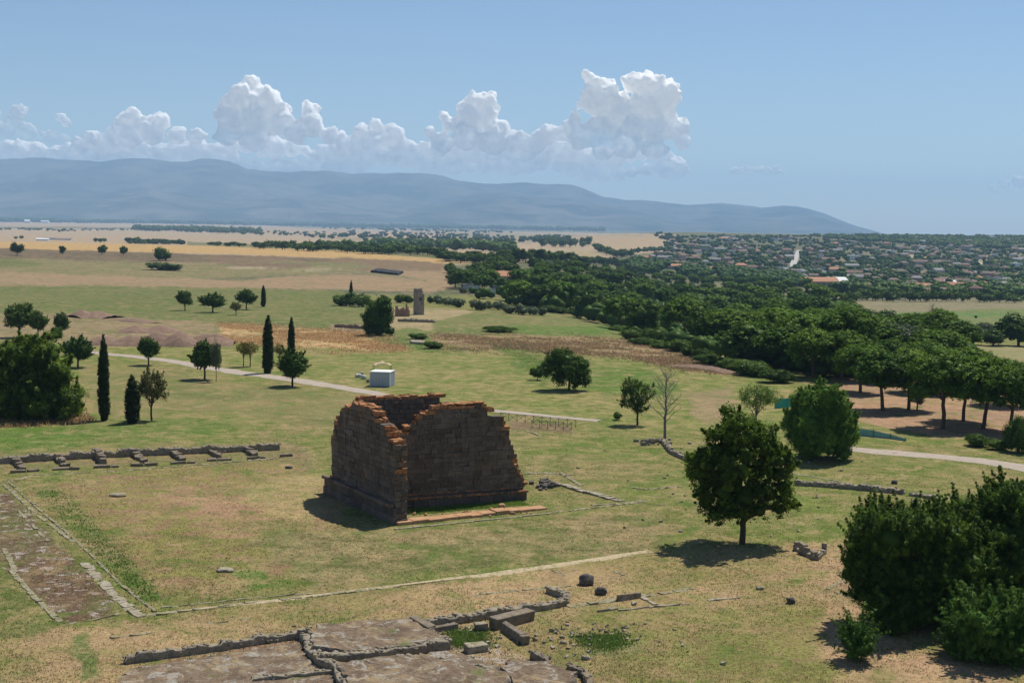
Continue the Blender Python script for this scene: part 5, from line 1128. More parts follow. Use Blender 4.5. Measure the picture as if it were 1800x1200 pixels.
def temple():
    A0, A1 = flat(575, 866), flat(697, 922); B0, B1 = flat(715, 893), flat(925, 878)
    root = empty('temple_ruin', (A0 + B1) / 2 * np.array([1, 1, 0]), label='large roofless temple ruin of dark stone with stepped broken walls and orange lichen', cat='ruin')
    c = np.array(root.location)
    dA = (A1 - A0)[:2] / np.linalg.norm((A1 - A0)[:2]); dB = (B1 - B0)[:2] / np.linalg.norm((B1 - B0)[:2])
    pa = [onplane(A0, A1, q) for q in [(577,842), (582,838), (582,770), (585,762), (587,738), (594,732), (597,722), (601,714), (609,711), (610,705), (651,713), (652,722), (660,726), (662,736), (668,741), (678,745), (682,765), (695,775), (698,800), (703,815), (705,832), (706,890)]]
    pa = [(s, h) for s, h in pa]; LA = float(np.linalg.norm((A1 - A0)[:2]))
    pa = [(.25, 0)] + [(max(.2, min(LA - .25, s)), h) for s, h in pa] + [(LA - .1, 0)]
    os = []
    os.append(masonry('back_wall', A0, A1, pa, 1.15, 1, root, 3, z0=-.1))
    os.append(course_strip('plinth', A0, A1, -.25, LA, -.32, -.03, -.2, .72, root, 4, 0., 1.5, 1, jit=.012))
    os.append(course_strip('plinth', A0, A1, -.2, LA, -.26, -.03, .725, 1.45, root, 24, 0., 1.3, 1, jit=.012))
    os.append(course_strip('moulding', A0, A1, -.4, LA - .4, -.48, -.03, 1.46, 1.78, root, 5, .28))
    # near long wall
    pb = [onplane(B0, B1, q) for q in [(688,757), (700,757), (712,760), (713,747), (727,746), (730,733), (738,731), (739,720), (754,719), (757,713), (782,709), (800,709), (852,705), (854,712), (868,715), (871,726), (885,728), (886,748), (894,751), (897,778), (903,787), (905,801), (912,820), (919,839), (922,852)]]
    pb = [(-4.2, 0), (-3.2, 7.2)] + pb + [(pb[-1][0] + .1, 0)]
    os.append(masonry('side_wall', B0, B1, pb, .75, 1, root, 6, z0=-.1, bl=.9, ch=.48))
    LB = float(np.linalg.norm((B1 - B0)[:2]))
    os.append(course_strip('plinth', B0, B1, -3.2, LB, -.22, -.03, -.15, .78, root, 7, .15, 1.3, 1, jit=.03))
    os.append(course_strip('moulding', B0, B1, -3.2, LB + .1, -.36, -.03, .79, 1.0, root, 8, .75))
    os.append(course_strip('moulding', B0, B1, -3.2, LB - .4, -.12, -.03, 1.2, 1.36, root, 18, .6))
    # far long wall, seen through the gap
    nB = np.array([-dB[1], dB[0], 0]); C0, C1 = B0 + nB * 7, B1 + nB * 7
    pc = [onplane(C0, C1, q) for q in [(637,698), (700,697), (740,694), (760,691), (784,693), (788,702), (800,716), (820,740), (850,770), (880,790), (903,800), (918,842)]]
    pc = [(-4.6, 0), (-3.4, 9.7)] + pc + [(pc[-1][0] + .6, 0)]
    os.append(masonry('side_wall', C0, C1, pc, .75, 1, root, 9, z0=-.1, bl=.9, ch=.48))
    # front wall stumps at the right end
    E0, E1 = B1 + np.append(dB, 0) * -.6 + nB * .75, B1 + np.append(dB, 0) * -.6 + nB * 7
    os.append(masonry('front_wall', E0, E1, [(0, 0), (0, 2.2), (.5, 2.1), (.9, 1.8), (1.4, 1.5), (1.9, 1.3), (2.0, 0)], .7, -1, root, 10, z0=-.1))
    os.append(masonry('front_wall', E0, E1, [(4.6, 0), (4.6, 2.0), (5.3, 3.0), (6.2, 3.2), (6.2, 0)], .7, -1, root, 12, z0=-.1))
    for o in os: o.matrix_parent_inverse = Matrix.Translation(-Vector(c))
    # the low sill of the podium in front of the near wall
    S0, S1 = flat(700, 924), flat(962, 895); LS = float(np.linalg.norm((S1 - S0)[:2]))
    s = course_strip('podium_sill', S0, S1, 0, LS, 0, 1.25, -.2, .26, None, 14, .8, 1.5, 1, mat='orangesill', jit=.05); tag(s, 'low orange stone sill along the foot of the temple ruin', 'stone sill')
    S0, S1 = flat(693, 930), flat(965, 902); LS = float(np.linalg.norm((S1 - S0)[:2]))
    s = course_strip('kerb', S0, S1, 0, LS, -.25, .1, -.2, .05, None, 15, 0, 1.5, 1, mat='kerb'); tag(s, 'thin pale kerb on the grass just in front of the orange sill', 'kerb')
    bm = bmesh.new(); rg = np.random.RandomState(2)
    for k in range(26):
        f = rg.rand(); p = flat(720 + 215 * rg.rand(), 903 - 0 * f); p = p + np.array([rg.normal() * .2, rg.normal() * .35, 0]); r = rg.uniform(.06, .16)
        rock_box(bm, p[:2], np.array([1, 0]), np.array([0, 1]), r, r, -.05, r * 1.1, rg, .03)
    bmobj('rubble', bm, M['orangesill'], None, label='loose orange rubble on the strip of grass behind the stone sill', cat='rubble', kind='stuff')
    boulder('fallen_block', 882, 892, 12, 8, 'orangesill', 'orange fallen block lying on the grass at the foot of the near temple wall', 'stone block', 4)
    boulder('fallen_block', 863, 897, 8, 6, 'orangesill', 'smaller orange stone left of the fallen block at the near temple wall', 'stone block', 5)
temple()

# ------------------------------------------------------------------ kerbs and outlines on the ground
for k, a in enumerate([
 ([(920,833), (985,831), (1020,853)], .55, .12, 'kerb', 'pale kerb corner behind the right end of the temple ruin'),
 ([(983,851), (1035,866), (1091,881)], 1.1, .30, 'palestone', 'broad pale stone foundation slab right of the temple ruin'),
 ([(965,901), (1040,893), (1135,881)], .5, .08, 'kerb', 'long pale kerb continuing right from the orange sill'),
 ([(1040,888), (1095,885), (1125,880)], .45, .10, 'kerb', 'short pale kerb at the corner of the foundation slab'),
 ([(960,833), (1010,835)], .3, .08, 'kerb', 'thin pale kerb right behind the temple ruin'),
 ([(255,1082), (400,1064), (560,1047), (700,1030)], .55, .10, 'kerb', 'left part of the long pale kerb crossing the lawn below the temple'),
 ([(285,1068), (430,1052), (545,1043)], .25, .08, 'kerb', 'thin upper kerb line doubling the long pale kerb on the left'),
 ([(8,853), (60,900), (128,952)], .5, .10, 'kerb', 'upper part of the pale kerb along the left colonnade strip'),
 ([(14,846), (80,905), (150,965), (215,1030), (272,1074)], .3, .12, 'kerb', 'thin inner kerb along the left colonnade strip'),
 ([(150,990), (172,1014), (200,1046), (246,1084)], .9, .08, 'palestone', 'broad pale paving strip running down to the kerb corner at the lower left'),
 ([(33,898), (56,922), (83,950)], .3, .10, 'kerb', 'short kerb inside the bare rock area at the left'),
 ([(8,965), (28,1005)], .5, .12, 'kerb', 'short upper kerb left of the bare rock area'),
 ([(20,1003), (60,1048), (104,1092)], .5, .12, 'kerb', 'pale kerb along the lower left side of the bare rock area'),
 ([(114,1098), (160,1090), (205,1080)], .35, .10, 'kerb', 'pale kerb closing the lower end of the bare rock area'),
 ([(0,852), (60,835), (200,828), (340,818), (480,806)], .35, .08, 'kerb', 'flat kerb line in front of the row of low stone cells'),
 ([(195,1121), (260,1113)], .35, .08, 'kerb', 'short pale kerb on the dry grass at the lower left'),
 ([(365,1095), (440,1087)], .25, .08, 'kerb', 'short thin kerb in the dry grass below the long pale kerb'),
 ([(830,1046), (905,1038), (1000,1030)], .3, .06, 'kerb', 'faint thin kerb left of the two dark boulders'),
 ([(1000,1066), (1060,1058), (1140,1046), (1215,1035)], .7, .07, 'kerb', 'pale kerb running right from the end of the curved ruin wall'),
 ([(1110,856), (1132,861), (1196,855)], .35, .10, 'kerb', 'small pale stone outline on the grass left of the lone tree crown'),
 ([(1052,1075), (1082,1070)], .35, .30, 'wallstone', 'short low wall stub left of the thin kerb line below the brown block'),
 ([(1088,1073), (1150,1066), (1208,1062)], .3, .14, 'wallstone', 'thin low kerb line below the brown block'),
 ([(1128,1050), (1150,1062)], .45, .14, 'palestone', 'short pale cross slab right of the brown block'),
 ([(1245,1055), (1296,1050)], .45, .10, 'palestone', 'flat pale slab in the dry grass below the lone tree'),
 ([(1480,1020), (1455,1035), (1490,1048)], .35, .10, 'kerb', 'pale kerb stones left of the large dark bush'),
 ([(1060,1008), (1075,1006)], .35, .10, 'redstone', 'short flat stone above the brown block, left'),
 ([(1078,1004), (1094,1010)], .3, .10, 'kerb', 'thin flat stone above the brown block, right'),
 ([(972,1002), (993,1010)], .3, .07, 'kerb', 'short pale stone strip left of the dark boulders, under the long kerb'),
 ([(1420,705 + 205), (1440,912)], .3, .06, 'kerb', 'short pale stone mark on the grass right of the lone tree'),
 ([(1520,853), (1440,840), (1395,832)], .5, .05, 'kerb', 'faint pale stone line above the dark low wall on the right lawn'),
 ([(925,757), (950,766)], .4, .12, 'kerb', 'pale stone beam lying below the wooden fence'),
]): stone_run('stone_kerb', a[0], a[1] * .85, a[2] * .5 + .012, a[3], a[4], 'kerb', block=.75, seed=k, jit=.04, skip=.10 if a[2] < .11 else .02, gap=.02, hvar=.3, bev=.02)
for k, a in enumerate([
 ([(218,1166), (300,1154), (400,1140), (470,1128), (543,1119)], .55, .55, 'wallstone', 'long low dark stone wall at the lower left, above the rock terrace'),
 ([(612,1108), (660,1102), (728,1096)], .5, .45, 'wallstone', 'low dark stone wall sloping left from the small brown block'),
 ([(750,1102), (830,1090), (900,1078), (960,1070), (994,1062)], .75, .55, 'wallstone', 'long rough stone wall that curls back at its right end'),
 ([(996,1060), (990,1050), (962,1040)], .55, .5, 'wallstone', 'hooked end of the long rough stone wall'),
 ([(1130,778), (1165,776)], .7, .45, 'wallstone', 'rough rubble wall left of the foot of the leafless tree'),
 ([(1166,778), (1180,796), (1205,808), (1240,822)], .7, .55, 'wallstone', 'curved rubble wall running from the leafless tree behind the lone tree'),
 ([(1395,852), (1450,855), (1520,861), (1590,868)], .9, .55, 'wallstone', 'dark low stone wall on the lawn right of the lone tree'),
 ([(1600,870), (1645,877)], .9, .4, 'wallstone', 'short right end of the dark low stone wall'),
 ([(1610,890), (1650,896)], .7, .35, 'wallstone', 'short dark wall piece just above the dark bush'),
 ([(590,575), (640,578), (665,580)], 1.4, 1.0, 'brick', 'low ruined wall in the dry grass left of the bushy tree'),
 ([(700,565), (765,567)], 1.2, .9, 'wallstone', 'dark low wall below the ruined tower'),
 ([(935,1157), (965,1170)], .5, .5, 'redstone', 'narrow stone beam at the bottom, right of the rock terrace'),
 ([(998,1178), (1030,1190), (1036,1205)], .5, .5, 'redstone', 'stone blocks at the bottom edge right of the rock terrace'),
]): rough_wall('ruin_wall', a[0], a[1], a[2], a[3], a[4], seed=50 + k)
for k, a in enumerate([
 ([(728,1100), (760,1120)], .55, .65, 'redstone', 'brown stone block pointing down right at the start of the long rough wall'),
 ([(868,1105), (930,1088)], .75, .75, 'redstone', 'large brown stone block lying against the long rough wall'),
 ([(885,1108), (922,1132)], .55, .6, 'redstone', 'brown stone beam below the large brown block'),
 ([(838,1107), (852,1106)], .6, .5, 'wallstone', 'small square stone left of the large brown block'),
 ([(822,1146), (852,1142)], .7, .45, 'palestone', 'flat pale slab in the grass below the brown blocks'),
 ([(1086,1056), (1124,1050)], .4, .5, 'redstone', 'upright brown stone block on the dry grass right of the hooked wall'),
 ([(765,1110), (800,1105)], .4, .4, 'redstone', 'thin brown block beside the start of the long rough wall'),
]): stone_run('stone_block', a[0], a[1], a[2], a[3], a[4], 'stone block', block=3., seed=80 + k, jit=.05, hvar=.08)
stone_run('stone_basin', [(1398,966), (1416,975), (1434,984), (1449,972)], .45, .75, 'wallstone', 'small open corner of grey stone walls on the dry ground right of the lone tree', 'stone walls', block=.8, seed=91, courses=2)
boulder('boulder', 1030, 1027, 27, 20, 'boulder', 'larger of two dark boulders on the dry grass below the long kerb', seed=1)
boulder('boulder', 1056, 1044, 20, 15, 'boulder', 'smaller dark boulder lying just right of the larger one', seed=2)
boulder('boulder', 1390, 1060, 15, 12, 'boulder', 'dark stone alone on the dry grass left of the large bush', seed=3)
boulder('boulder', 1572, 850, 11, 7, 'boulder', 'small dark stone on the lawn under the right path', seed=5)
boulder('pale_stone', 1336, 1035, 14, 6, 'palestone', 'small pale stone on the grass left of the lone dark stone', 'stone', 6)
boulder('pale_stone', 1030, 1158, 16, 8, 'palestone', 'pale stone in the grass near the bottom edge, right of the terrace', 'stone', 7)
boulder('pale_stone', 207, 871, 28, 5, 'palestone', 'flat grey stone set in the dry lawn left of the temple, farther one', 'stone', 8)
boulder('pale_stone', 396, 1003, 30, 6, 'palestone', 'flat grey stone set in the dry lawn left of the temple, nearer one', 'stone', 9)
boulder('pale_stone', 990, 1130, 12, 6, 'palestone', 'small pale stone right of the brown beams', 'stone', 17)
boulder('dark_stone', 508, 823, 12, 5, 'boulder', 'small dark stone between the temple ruin and the end of the stone cells', 'stone', 10)
def rubble(x, y, wpx, hpx, n, mat, label, seed, s=(.15, .4)):
    rg = np.random.RandomState(seed); bm = bmesh.new()
    for _ in range(n):
        p = at(x + rg.normal() * wpx * .3, y + rg.normal() * hpx * .3); r = rg.uniform(*s); a = rg.uniform(0, 3)
        rock_box(bm, p[:2], np.array([math.cos(a), math.sin(a)]), np.array([-math.sin(a), math.cos(a)]), r, r * .7, p[2] - .1, p[2] + r, rg, .05)
    bmobj('rubble_heap', bm, M[mat], None, label=label, cat='rubble', kind='stuff')
rubble(963, 854, 36, 10, 34, 'boulder', 'loose dark rubble inside the foundation outline right of the temple', 1)
rubble(1150, 778, 50, 8, 30, 'wallstone', 'loose stones at the start of the curved rubble wall', 2)
rubble(720, 1096, 20, 8, 26, 'redstone', 'loose brown stones where the low walls meet', 3, (.1, .25))
rubble(1300, 860, 500, 160, 90, 'palestone', 'scattered pale stones lying in the grass of the right lawn', 4, (.06, .16))
rubble(900, 1120, 600, 60, 140, 'palestone', 'scattered pale stones around the low ruins in front', 5, (.05, .14))

# rock terraces at the bottom
slab('rock_terrace', [(541,1128), (560,1112), (640,1103), (726,1101), (760,1122), (792,1136), (740,1146), (620,1160), (552,1152)], .6, 'bedrock', 'brown rock terrace with pale rock patches and a broken edge above the dark fissure', 'rock terrace', 3)
slab('rock_terrace', [(588,1182), (640,1174), (700,1166), (790,1160), (850,1176), (890,1200), (900,1230), (620,1230)], .6, 'bedrock', 'lower rock terrace at the bottom edge of the photo', 'rock terrace', 4)
rough_wall('rock_edge', [(538,1124), (545,1150), (560,1165), (592,1180), (600,1200), (625,1225)], .7, .5, 'wallstone', 'jagged rock edge running down from the end of the long low wall', 'rock', seed=71)
rough_wall('rock_edge', [(556,1163), (620,1163), (700,1150), (790,1139)], .8, .6, 'wallstone', 'rough grey rock edge under the front of the upper rock terrace', 'rock', seed=72)
rough_wall('rock_edge', [(690,1165), (760,1172), (820,1180), (870,1195)], .8, .55, 'wallstone', 'rough grey rock edge crossing the lower rock terrace', 'rock', seed=73)
rough_wall('rock_edge', [(440,1200), (520,1190), (590,1184)], .5, .35, 'wallstone', 'low pale rock edge at the bottom left of the terraces', 'rock', seed=74)
slab('rock_terrace', [(226,1178), (400,1152), (528,1132), (545,1172), (585,1192), (600,1240), (180,1240)], .14, 'bedrock', 'wide flat bare rock area at the bottom left under the long low wall', 'rock terrace', 5)
slab('rock_terrace', [(900,1165), (960,1172), (1010,1190), (1010,1230), (920,1230), (880,1180)], .35, 'bedrock', 'small brown rock patch at the bottom, right of the lower terrace', 'rock terrace', 6)

# the row of low stone cells
rough_wall('cell_back_wall', [(-40,817), (100,808), (240,801), (360,796), (492,790)], .8, .8, 'wallstone', 'long low back wall of the row of stone cells at the left', seed=101, hv=.35)
CELLS = [((25,812), (40,826)), ((103,808), (117,822)), ((168,801), (182,817)), ((236,800), (255,814)), ((302,797), (320,810)), ((366,794), (386,805)), ((432,791), (448,802))]
ORD = ['first', 'second', 'third', 'fourth', 'fifth', 'sixth', 'seventh']
for i, (p, q) in enumerate(CELLS):
    stone_run('cell_wall', [p, q], .75, .85 if i == 2 else .5, 'redstone', '%s leaning cross wall of the stone cells, counted from the left' % ORD[i], 'wall', 'cross walls of the stone cells', block=.9, seed=110 + i, jit=.09, courses=1)
for i, (x0, x1, y) in enumerate([(20, 44, 831), (50, 66, 829), (94, 138, 826), (166, 208, 822), (232, 276, 819), (302, 340, 815), (366, 404, 810), (436, 466, 807), (494, 512, 803)]):
    stone_run('cell_front_block', [(x0, y), (x1, y - 1.5)], .55, .28, 'redstone', '%s low front block of the stone cells, counted from the left' % (ORD + ['eighth', 'ninth'])[i], 'stone block', 'front blocks of the stone cells', block=1.6, seed=130 + i, hvar=.15)

# ------------------------------------------------------------------ spoil mounds of the dig
def mound(pts, wd, h, label, seed, mat='mound'):
    W = np.array([at(*q) for q in pts]); seg = np.r_[0, np.cumsum(np.linalg.norm(np.diff(W[:, :2], axis=0), axis=1))]; n = max(14, int(seg[-1] / .9)); s = np.linspace(0, seg[-1], n)
    P = np.stack([np.interp(s, seg, W[:, i]) for i in (0, 1)], 1); d = np.gradient(P, axis=0); d /= np.linalg.norm(d, axis=1)[:, None]; nn = np.stack([-d[:, 1], d[:, 0]], 1)
    rows = []; K = 15
    for j in range(K):
        f = j / (K - 1) * 2 - 1; Q = P + nn * (f * wd)
        e = np.sin(np.pi * np.linspace(.02, .98, n)) ** .35
        hh = 1.5 * h * (.62 + .38 * np.array([mnoise.noise(Vector((a / 4.5, seed, 0))) for a in s]) * 1.6) * e
        z = hh * (1 - abs(f) ** 1.4) + np.array([mnoise.noise(Vector((q[0] / 1.4, q[1] / 1.4, seed))) for q in Q]) * .28 * (1 - abs(f)) - .25 * (abs(f) == 1)
        rows.append(np.c_[Q, terrain(Q[:, 0], Q[:, 1]) + z])
    V = np.stack(rows, 1); idx = np.arange(n * K).reshape(n, K); Q = np.stack([idx[:-1, :-1], idx[1:, :-1], idx[1:, 1:], idx[:-1, 1:]], -1).reshape(-1, 4)[:, ::-1]
    o = link('earth_mound', fastmesh('earth_mound', V.reshape(-1, 3), Q, None, None, True), M[mat]); tag(o, label, 'earth mound')
mound([(160,604), (210,606), (260,606), (320,607), (360,606), (412,606)], 4.5, 2.4, 'long purple brown spoil heap just above the gravel path', 3)
mound([(215,583), (260,584), (310,583)], 5, 1.7, 'smaller brown spoil heap behind the long one', 4)
mound([(128,558), (160,557), (200,559)], 6, 2., 'flat brown spoil heap at the far edge of the dig', 5)
mound([(205,562), (235,565), (275,568)], 3, .8, 'low dark earth bank at the edge of the green field', 6)
mound([(90,556), (128,556)], 2.5, .7, 'thin dark earth bank left of the flat spoil heap', 8)
mound([(340,598), (375,598), (400,602)], 2.5, 1.6, 'steep right end of the spoil heaps', 7)
mound([(1180,643), (1240,648), (1290,657)], 2., .7, 'low reddish earth bank where the brown weeds meet the wood', 10)

# ------------------------------------------------------------------ tower, shed and small structures
def tower():
    g = at(736, 553); h = height_at(g, 508, 736); o = empty('ruined_tower', g, .55, label='square ruined stone tower with a broken top standing on the far field', cat='tower')
    rng = np.random.RandomState(4); a = 7.0 * mpp(g); bm = bmesh.new(); z = -.5; k = 0; t = .9
    while z < h:
        hh = .75; lim = lambda x, y: h - 1.4 * (x > 0) * (y < 0) - 1.2 * (abs(x + .2 * a) < a * .35)
        for sd in range(4):
            for i in range(5):
                f0 = -a + 2 * a * i / 5; f1 = -a + 2 * a * (i + 1) / 5; m = (f0 + f1) / 2
                c = [(m, -a + t / 2), (a - t / 2, m), (m, a - t / 2), (-a + t / 2, m)][sd]
                if z + hh * .5 > lim(*c) + rng.normal() * .35: continue
                ax = np.array([1., 0]) if sd % 2 == 0 else np.array([0, 1.]); ay = np.array([0, 1.]) if sd % 2 == 0 else np.array([1., 0])
                rock_box(bm, c, ax, ay, (f1 - f0) / 2, t / 2, z, z + hh, rng, .05)
        z += hh; k += 1
    bmobj('tower_wall', bm, M['towerstone'], o)
    bm = bmesh.new(); box_(bm, -.45, .45, -a - .04, -a + .1, h * .55, h * .55 + 1.2); bmobj('window', bm, M['dark_glass'], o)
tower()
def brick_ruin(x, y, wpx, top, label, rz, seed):
    g = at(x, y); w_ = wpx * mpp(g) / 2; h = height_at(g, top, x); o = empty('brick_ruin', g, rz, label=label, cat='ruin'); rng = np.random.RandomState(seed)
    for nm, (sx0, sx1, sy) in dict(wall_front=(-w_, w_, 0), wall_back=(-w_, w_, 5)).items():
        bm = bmesh.new(); z = -.3
        while z < h:
            for i in range(8):
                f0 = sx0 + (sx1 - sx0) * i / 8; f1 = sx0 + (sx1 - sx0) * (i + 1) / 8
                if z > h * (.45 + .5 * abs(mnoise.noise(Vector((i * .6, seed + sy, 0)))) * 2): continue
                rock_box(bm, ((f0 + f1) / 2, sy), np.array([1., 0]), np.array([0, 1.]), (f1 - f0) / 2, .35, z, z + .6, rng, .05)
            z += .6
        bmobj('wall', bm, M['brick'], o)
    bm = bmesh.new(); rock_box(bm, (-w_ - .35, 2.5), np.array([1., 0]), np.array([0, 1.]), .33, 2.8, -.3, h * .95, rng, .08); bmobj('wall', bm, M['brick'], o)
brick_ruin(710, 556, 20, 537, 'broken brick walls left of the ruined tower', .15, 3)
slab('stone_slab', [(722,600), (747,602), (746,606), (722,604)], .5, 'palestone', 'single pale stone slab among green weeds below the tower', 'stone slab', 8, .1)
slab('dig_cover', [(652,479), (700,484), (708,480), (664,475)], 1.5, 'dark_roof', 'dark flat protective roof over the dig on the far hillside', 'shelter', 7, .2, rough=.1)

def shed():
    g = at(672, 678); s = mpp(g); hw, hd, h = 19 * s * .93, 1.6, 2.45; o = empty('white_cabin', g, -.16, label='white corrugated site cabin on the lawn behind the temple ruin', cat='cabin')
    bm = bmesh.new(); n = 30
    def side(x0, y0, x1, y1):
        L = math.hypot(x1 - x0, y1 - y0); dx, dy = (x1 - x0) / L, (y1 - y0) / L; m = max(8, int(L / .12)); pr = None
        for i in range(m + 1):
            f = L * i / m; o_ = .03 * (1 if (i // 2) % 2 else -1); x, y = x0 + dx * f + dy * o_, y0 + dy * f - dx * o_
            a, b = bm.verts.new((x, y, .12)), bm.verts.new((x, y, h))
            if pr: bm.faces.new([pr[0], a, b, pr[1]])
            pr = (a, b)
    for q in ((-hw, -hd, hw, -hd), (hw, -hd, hw, hd), (hw, hd, -hw, hd), (-hw, hd, -hw, -hd)): side(*q)
    bmobj('wall', bm, M['grey_metal'], o)
    bm = bmesh.new(); box_(bm, -hw - .08, hw + .08, -hd - .08, hd + .08, h + .005, h + .12); bevel_all(bm, .03); bmobj('roof', bm, M['shed_roof'], o)
    bm = bmesh.new(); box_(bm, -hw + .05, hw - .05, -hd + .05, hd - .05, -.15, .11); bmobj('base_frame', bm, M['steel'], o)
    for x in (-hw, hw):
        for y in (-hd, hd):
            bm = bmesh.new(); box_(bm, x - .07, x + .07, y - .07, y + .07, -.1, h); bmobj('corner_post', bm, M['white_paint'], o)
    bm = bmesh.new(); box_(bm, hw * .3, hw * .3 + .9, -hd - .07, -hd - .035, .15, 2.15); d = bmobj('door', bm, M['grey_metal'], o)
    bm = bmesh.new(); box_(bm, hw * .3 + .08, hw * .3 + .2, -hd - .12, -hd - .072, 1.05, 1.1); bmobj('handle', bm, M['steel'], d)
shed()
def canopy():
    g = at(672, 652); o = empty('canvas_canopy', g, .2, label='small tan canvas canopy on poles behind the white cabin', cat='canopy'); s = mpp(g); hw = 15 * s; h = 1.2
    bm = bmesh.new(); R_ = [[bm.verts.new((x, y, h + .5 * (1 - abs(x) / hw) + .08 * math.sin(x * 5 + y))) for x in np.linspace(-hw, hw, 9)] for y in (-1.3, -.4, .5, 1.3)]
    for r0, r1 in zip(R_[:-1], R_[1:]):
        for i in range(8): bm.faces.new([r0[i], r0[i + 1], r1[i + 1], r1[i]])
    ex = bmesh.ops.extrude_face_region(bm, geom=bm.faces[:]); bmesh.ops.translate(bm, vec=(0, 0, -.04), verts=[e for e in ex['geom'] if isinstance(e, bmesh.types.BMVert)])
    bmobj('canvas', bm, M['canvas'], o)
    for x in (-hw, hw):
        for y in (-1.3, 1.3):
            bm = bmesh.new(); box_(bm, x - .04, x + .04, y - .04, y + .04, -.1, h); bmobj('pole', bm, M['fence_wood'], o)
canopy()
for i, (x, y, a, b, mt, lb) in enumerate([(630, 663, 12, 7, 'white_bag', 'leftmost crumpled white sack left of the cabin'), (639, 666, 10, 8, 'white_bag', 'second crumpled white sack left of the cabin'), (648, 672, 9, 7, 'palestone', 'small pale sack touching the left side of the cabin'), (635, 658, 9, 5, 'palestone', 'pale sack at the back of the heap left of the cabin')]):
    boulder('sack', x, y, a, b, mt, lb, 'sack', 20 + i, 'sacks beside the cabin')

def fence(pts, n, label, hgt=1.1):
    W = np.array([at(*q) for q in pts]); L = np.linalg.norm((W[-1] - W[0])[:2]); o = empty('wooden_fence', W[0], label=label, cat='fence')
    P = [W[0] + (W[-1] - W[0]) * i / n for i in range(n + 1)]
    for p in P: p[2] = tz(p[0], p[1])
    for i, p in enumerate(P):
        q = p - W[0]; V, Q = tubes([[(*q[:2], q[2] - .1, .045), (*q[:2], q[2] + hgt, .04)]], 6); link('post', fastmesh('post', V, Q), M['fence_wood'], o)
        if i < n:
            r = P[i + 1] - W[0]; V, Q = tubes([[(*q[:2], q[2] + hgt - .05, .03), (*r[:2], r[2] + hgt - .05, .03)]], 5); link('rail', fastmesh('rail', V, Q), M['fence_wood'], o)
            V, Q = tubes([[(*q[:2], q[2] + .1, .026), (*r[:2], r[2] + hgt - .1, .026)], [(*q[:2], q[2] + hgt - .1, .026), (*r[:2], r[2] + .1, .026)]], 5); link('cross_brace', fastmesh('cross_brace', V, Q), M['fence_wood'], o)
fence([(880,738), (1012,751)], 9, 'wooden rail fence with crossed braces between the path and the pit, farther side')
fence([(935,752), (1004,757)], 5, 'nearer wooden rail fence with crossed braces on the lawn side of the pit')
def net(pts, top, mat, label, n=16):
    W = [at(*q) for q in pts]; T = [np.append(W[i][:2], tz(*W[i][:2]) + t) for i, t in enumerate(top)]; o = empty('net_fence', W[0], label=label, cat='net'); bm = bmesh.new()
    for a, b, c, d in zip(W[:-1], W[1:], T[:-1], T[1:]):
        L = math.hypot(*(b - a)[:2]); nn = np.array([-(b - a)[1], (b - a)[0], 0]) / L; rows = []
        for i in range(n + 1):
            f = i / n; lo, hi = a + (b - a) * f, c + (d - c) * f; k = math.sin(f * 21) * .06
            rows.append([bm.verts.new(lo + (hi - lo) * g + nn * (k * math.sin(g * 3.1)) - W[0]) for g in (0, .33, .66, 1)])
        for r0, r1 in zip(rows[:-1], rows[1:]):
            for j in range(3): bm.faces.new([r0[j], r1[j], r1[j + 1], r0[j + 1]])
    ex = bmesh.ops.extrude_face_region(bm, geom=bm.faces[:]); bmesh.ops.translate(bm, vec=(0, .03, 0), verts=[e for e in ex['geom'] if isinstance(e, bmesh.types.BMVert)])
    bmobj('netting', bm, M[mat], o)
    for a, t in zip(W, top):
        q = a - W[0]; V, Q = tubes([[(*q[:2], q[2] - .2, .05), (*q[:2], q[2] + t + .15, .045)]], 6); link('post', fastmesh('post', V, Q), M['fence_wood'], o)
net([(1362,718), (1384,716), (1400,713)], [1.5, 1.4, 1.3], 'teal_net', 'bright teal netting left of the dome shaped tree')
net([(1500,764), (1535,768), (1565,771), (1592,775)], [1.0, .9, .6, .35], 'green_net', 'pale green netting lying along the verge right of the dome shaped tree')

# ------------------------------------------------------------------ grass
def cover_at(px, py, rg):
    n = len(px); c = np.tile(np.array(G_OLIVE), (n, 1))
    for k, (poly, ca, cb, share, rock, warp) in enumerate(COVER):
        i = inpoly(px + rg.normal(size=n) * (warp * .8 + 1), py + rg.normal(size=n) * (warp * .3 + .5), poly)
        pick = (rg.rand(n) < share * .8)[:, None]; c[i] = np.where(pick[i], np.array(cb), np.array(ca))
    return c
def vertcol_mat(name, trans=.5):
    m, t, out = new_mat(name); c = attr(t, 'blade'); d = N(t, 'ShaderNodeBsdfDiffuse'); tr = N(t, 'ShaderNodeBsdfTranslucent'); t.links.new(c, d.inputs[0]); t.links.new(c, tr.inputs[0])
    a = N(t, 'ShaderNodeMixShader'); a.inputs[0].default_value = trans; t.links.new(d.outputs[0], a.inputs[1]); t.links.new(tr.outputs[0], a.inputs[2]); t.links.new(a.outputs[0], out.inputs[0]); return m
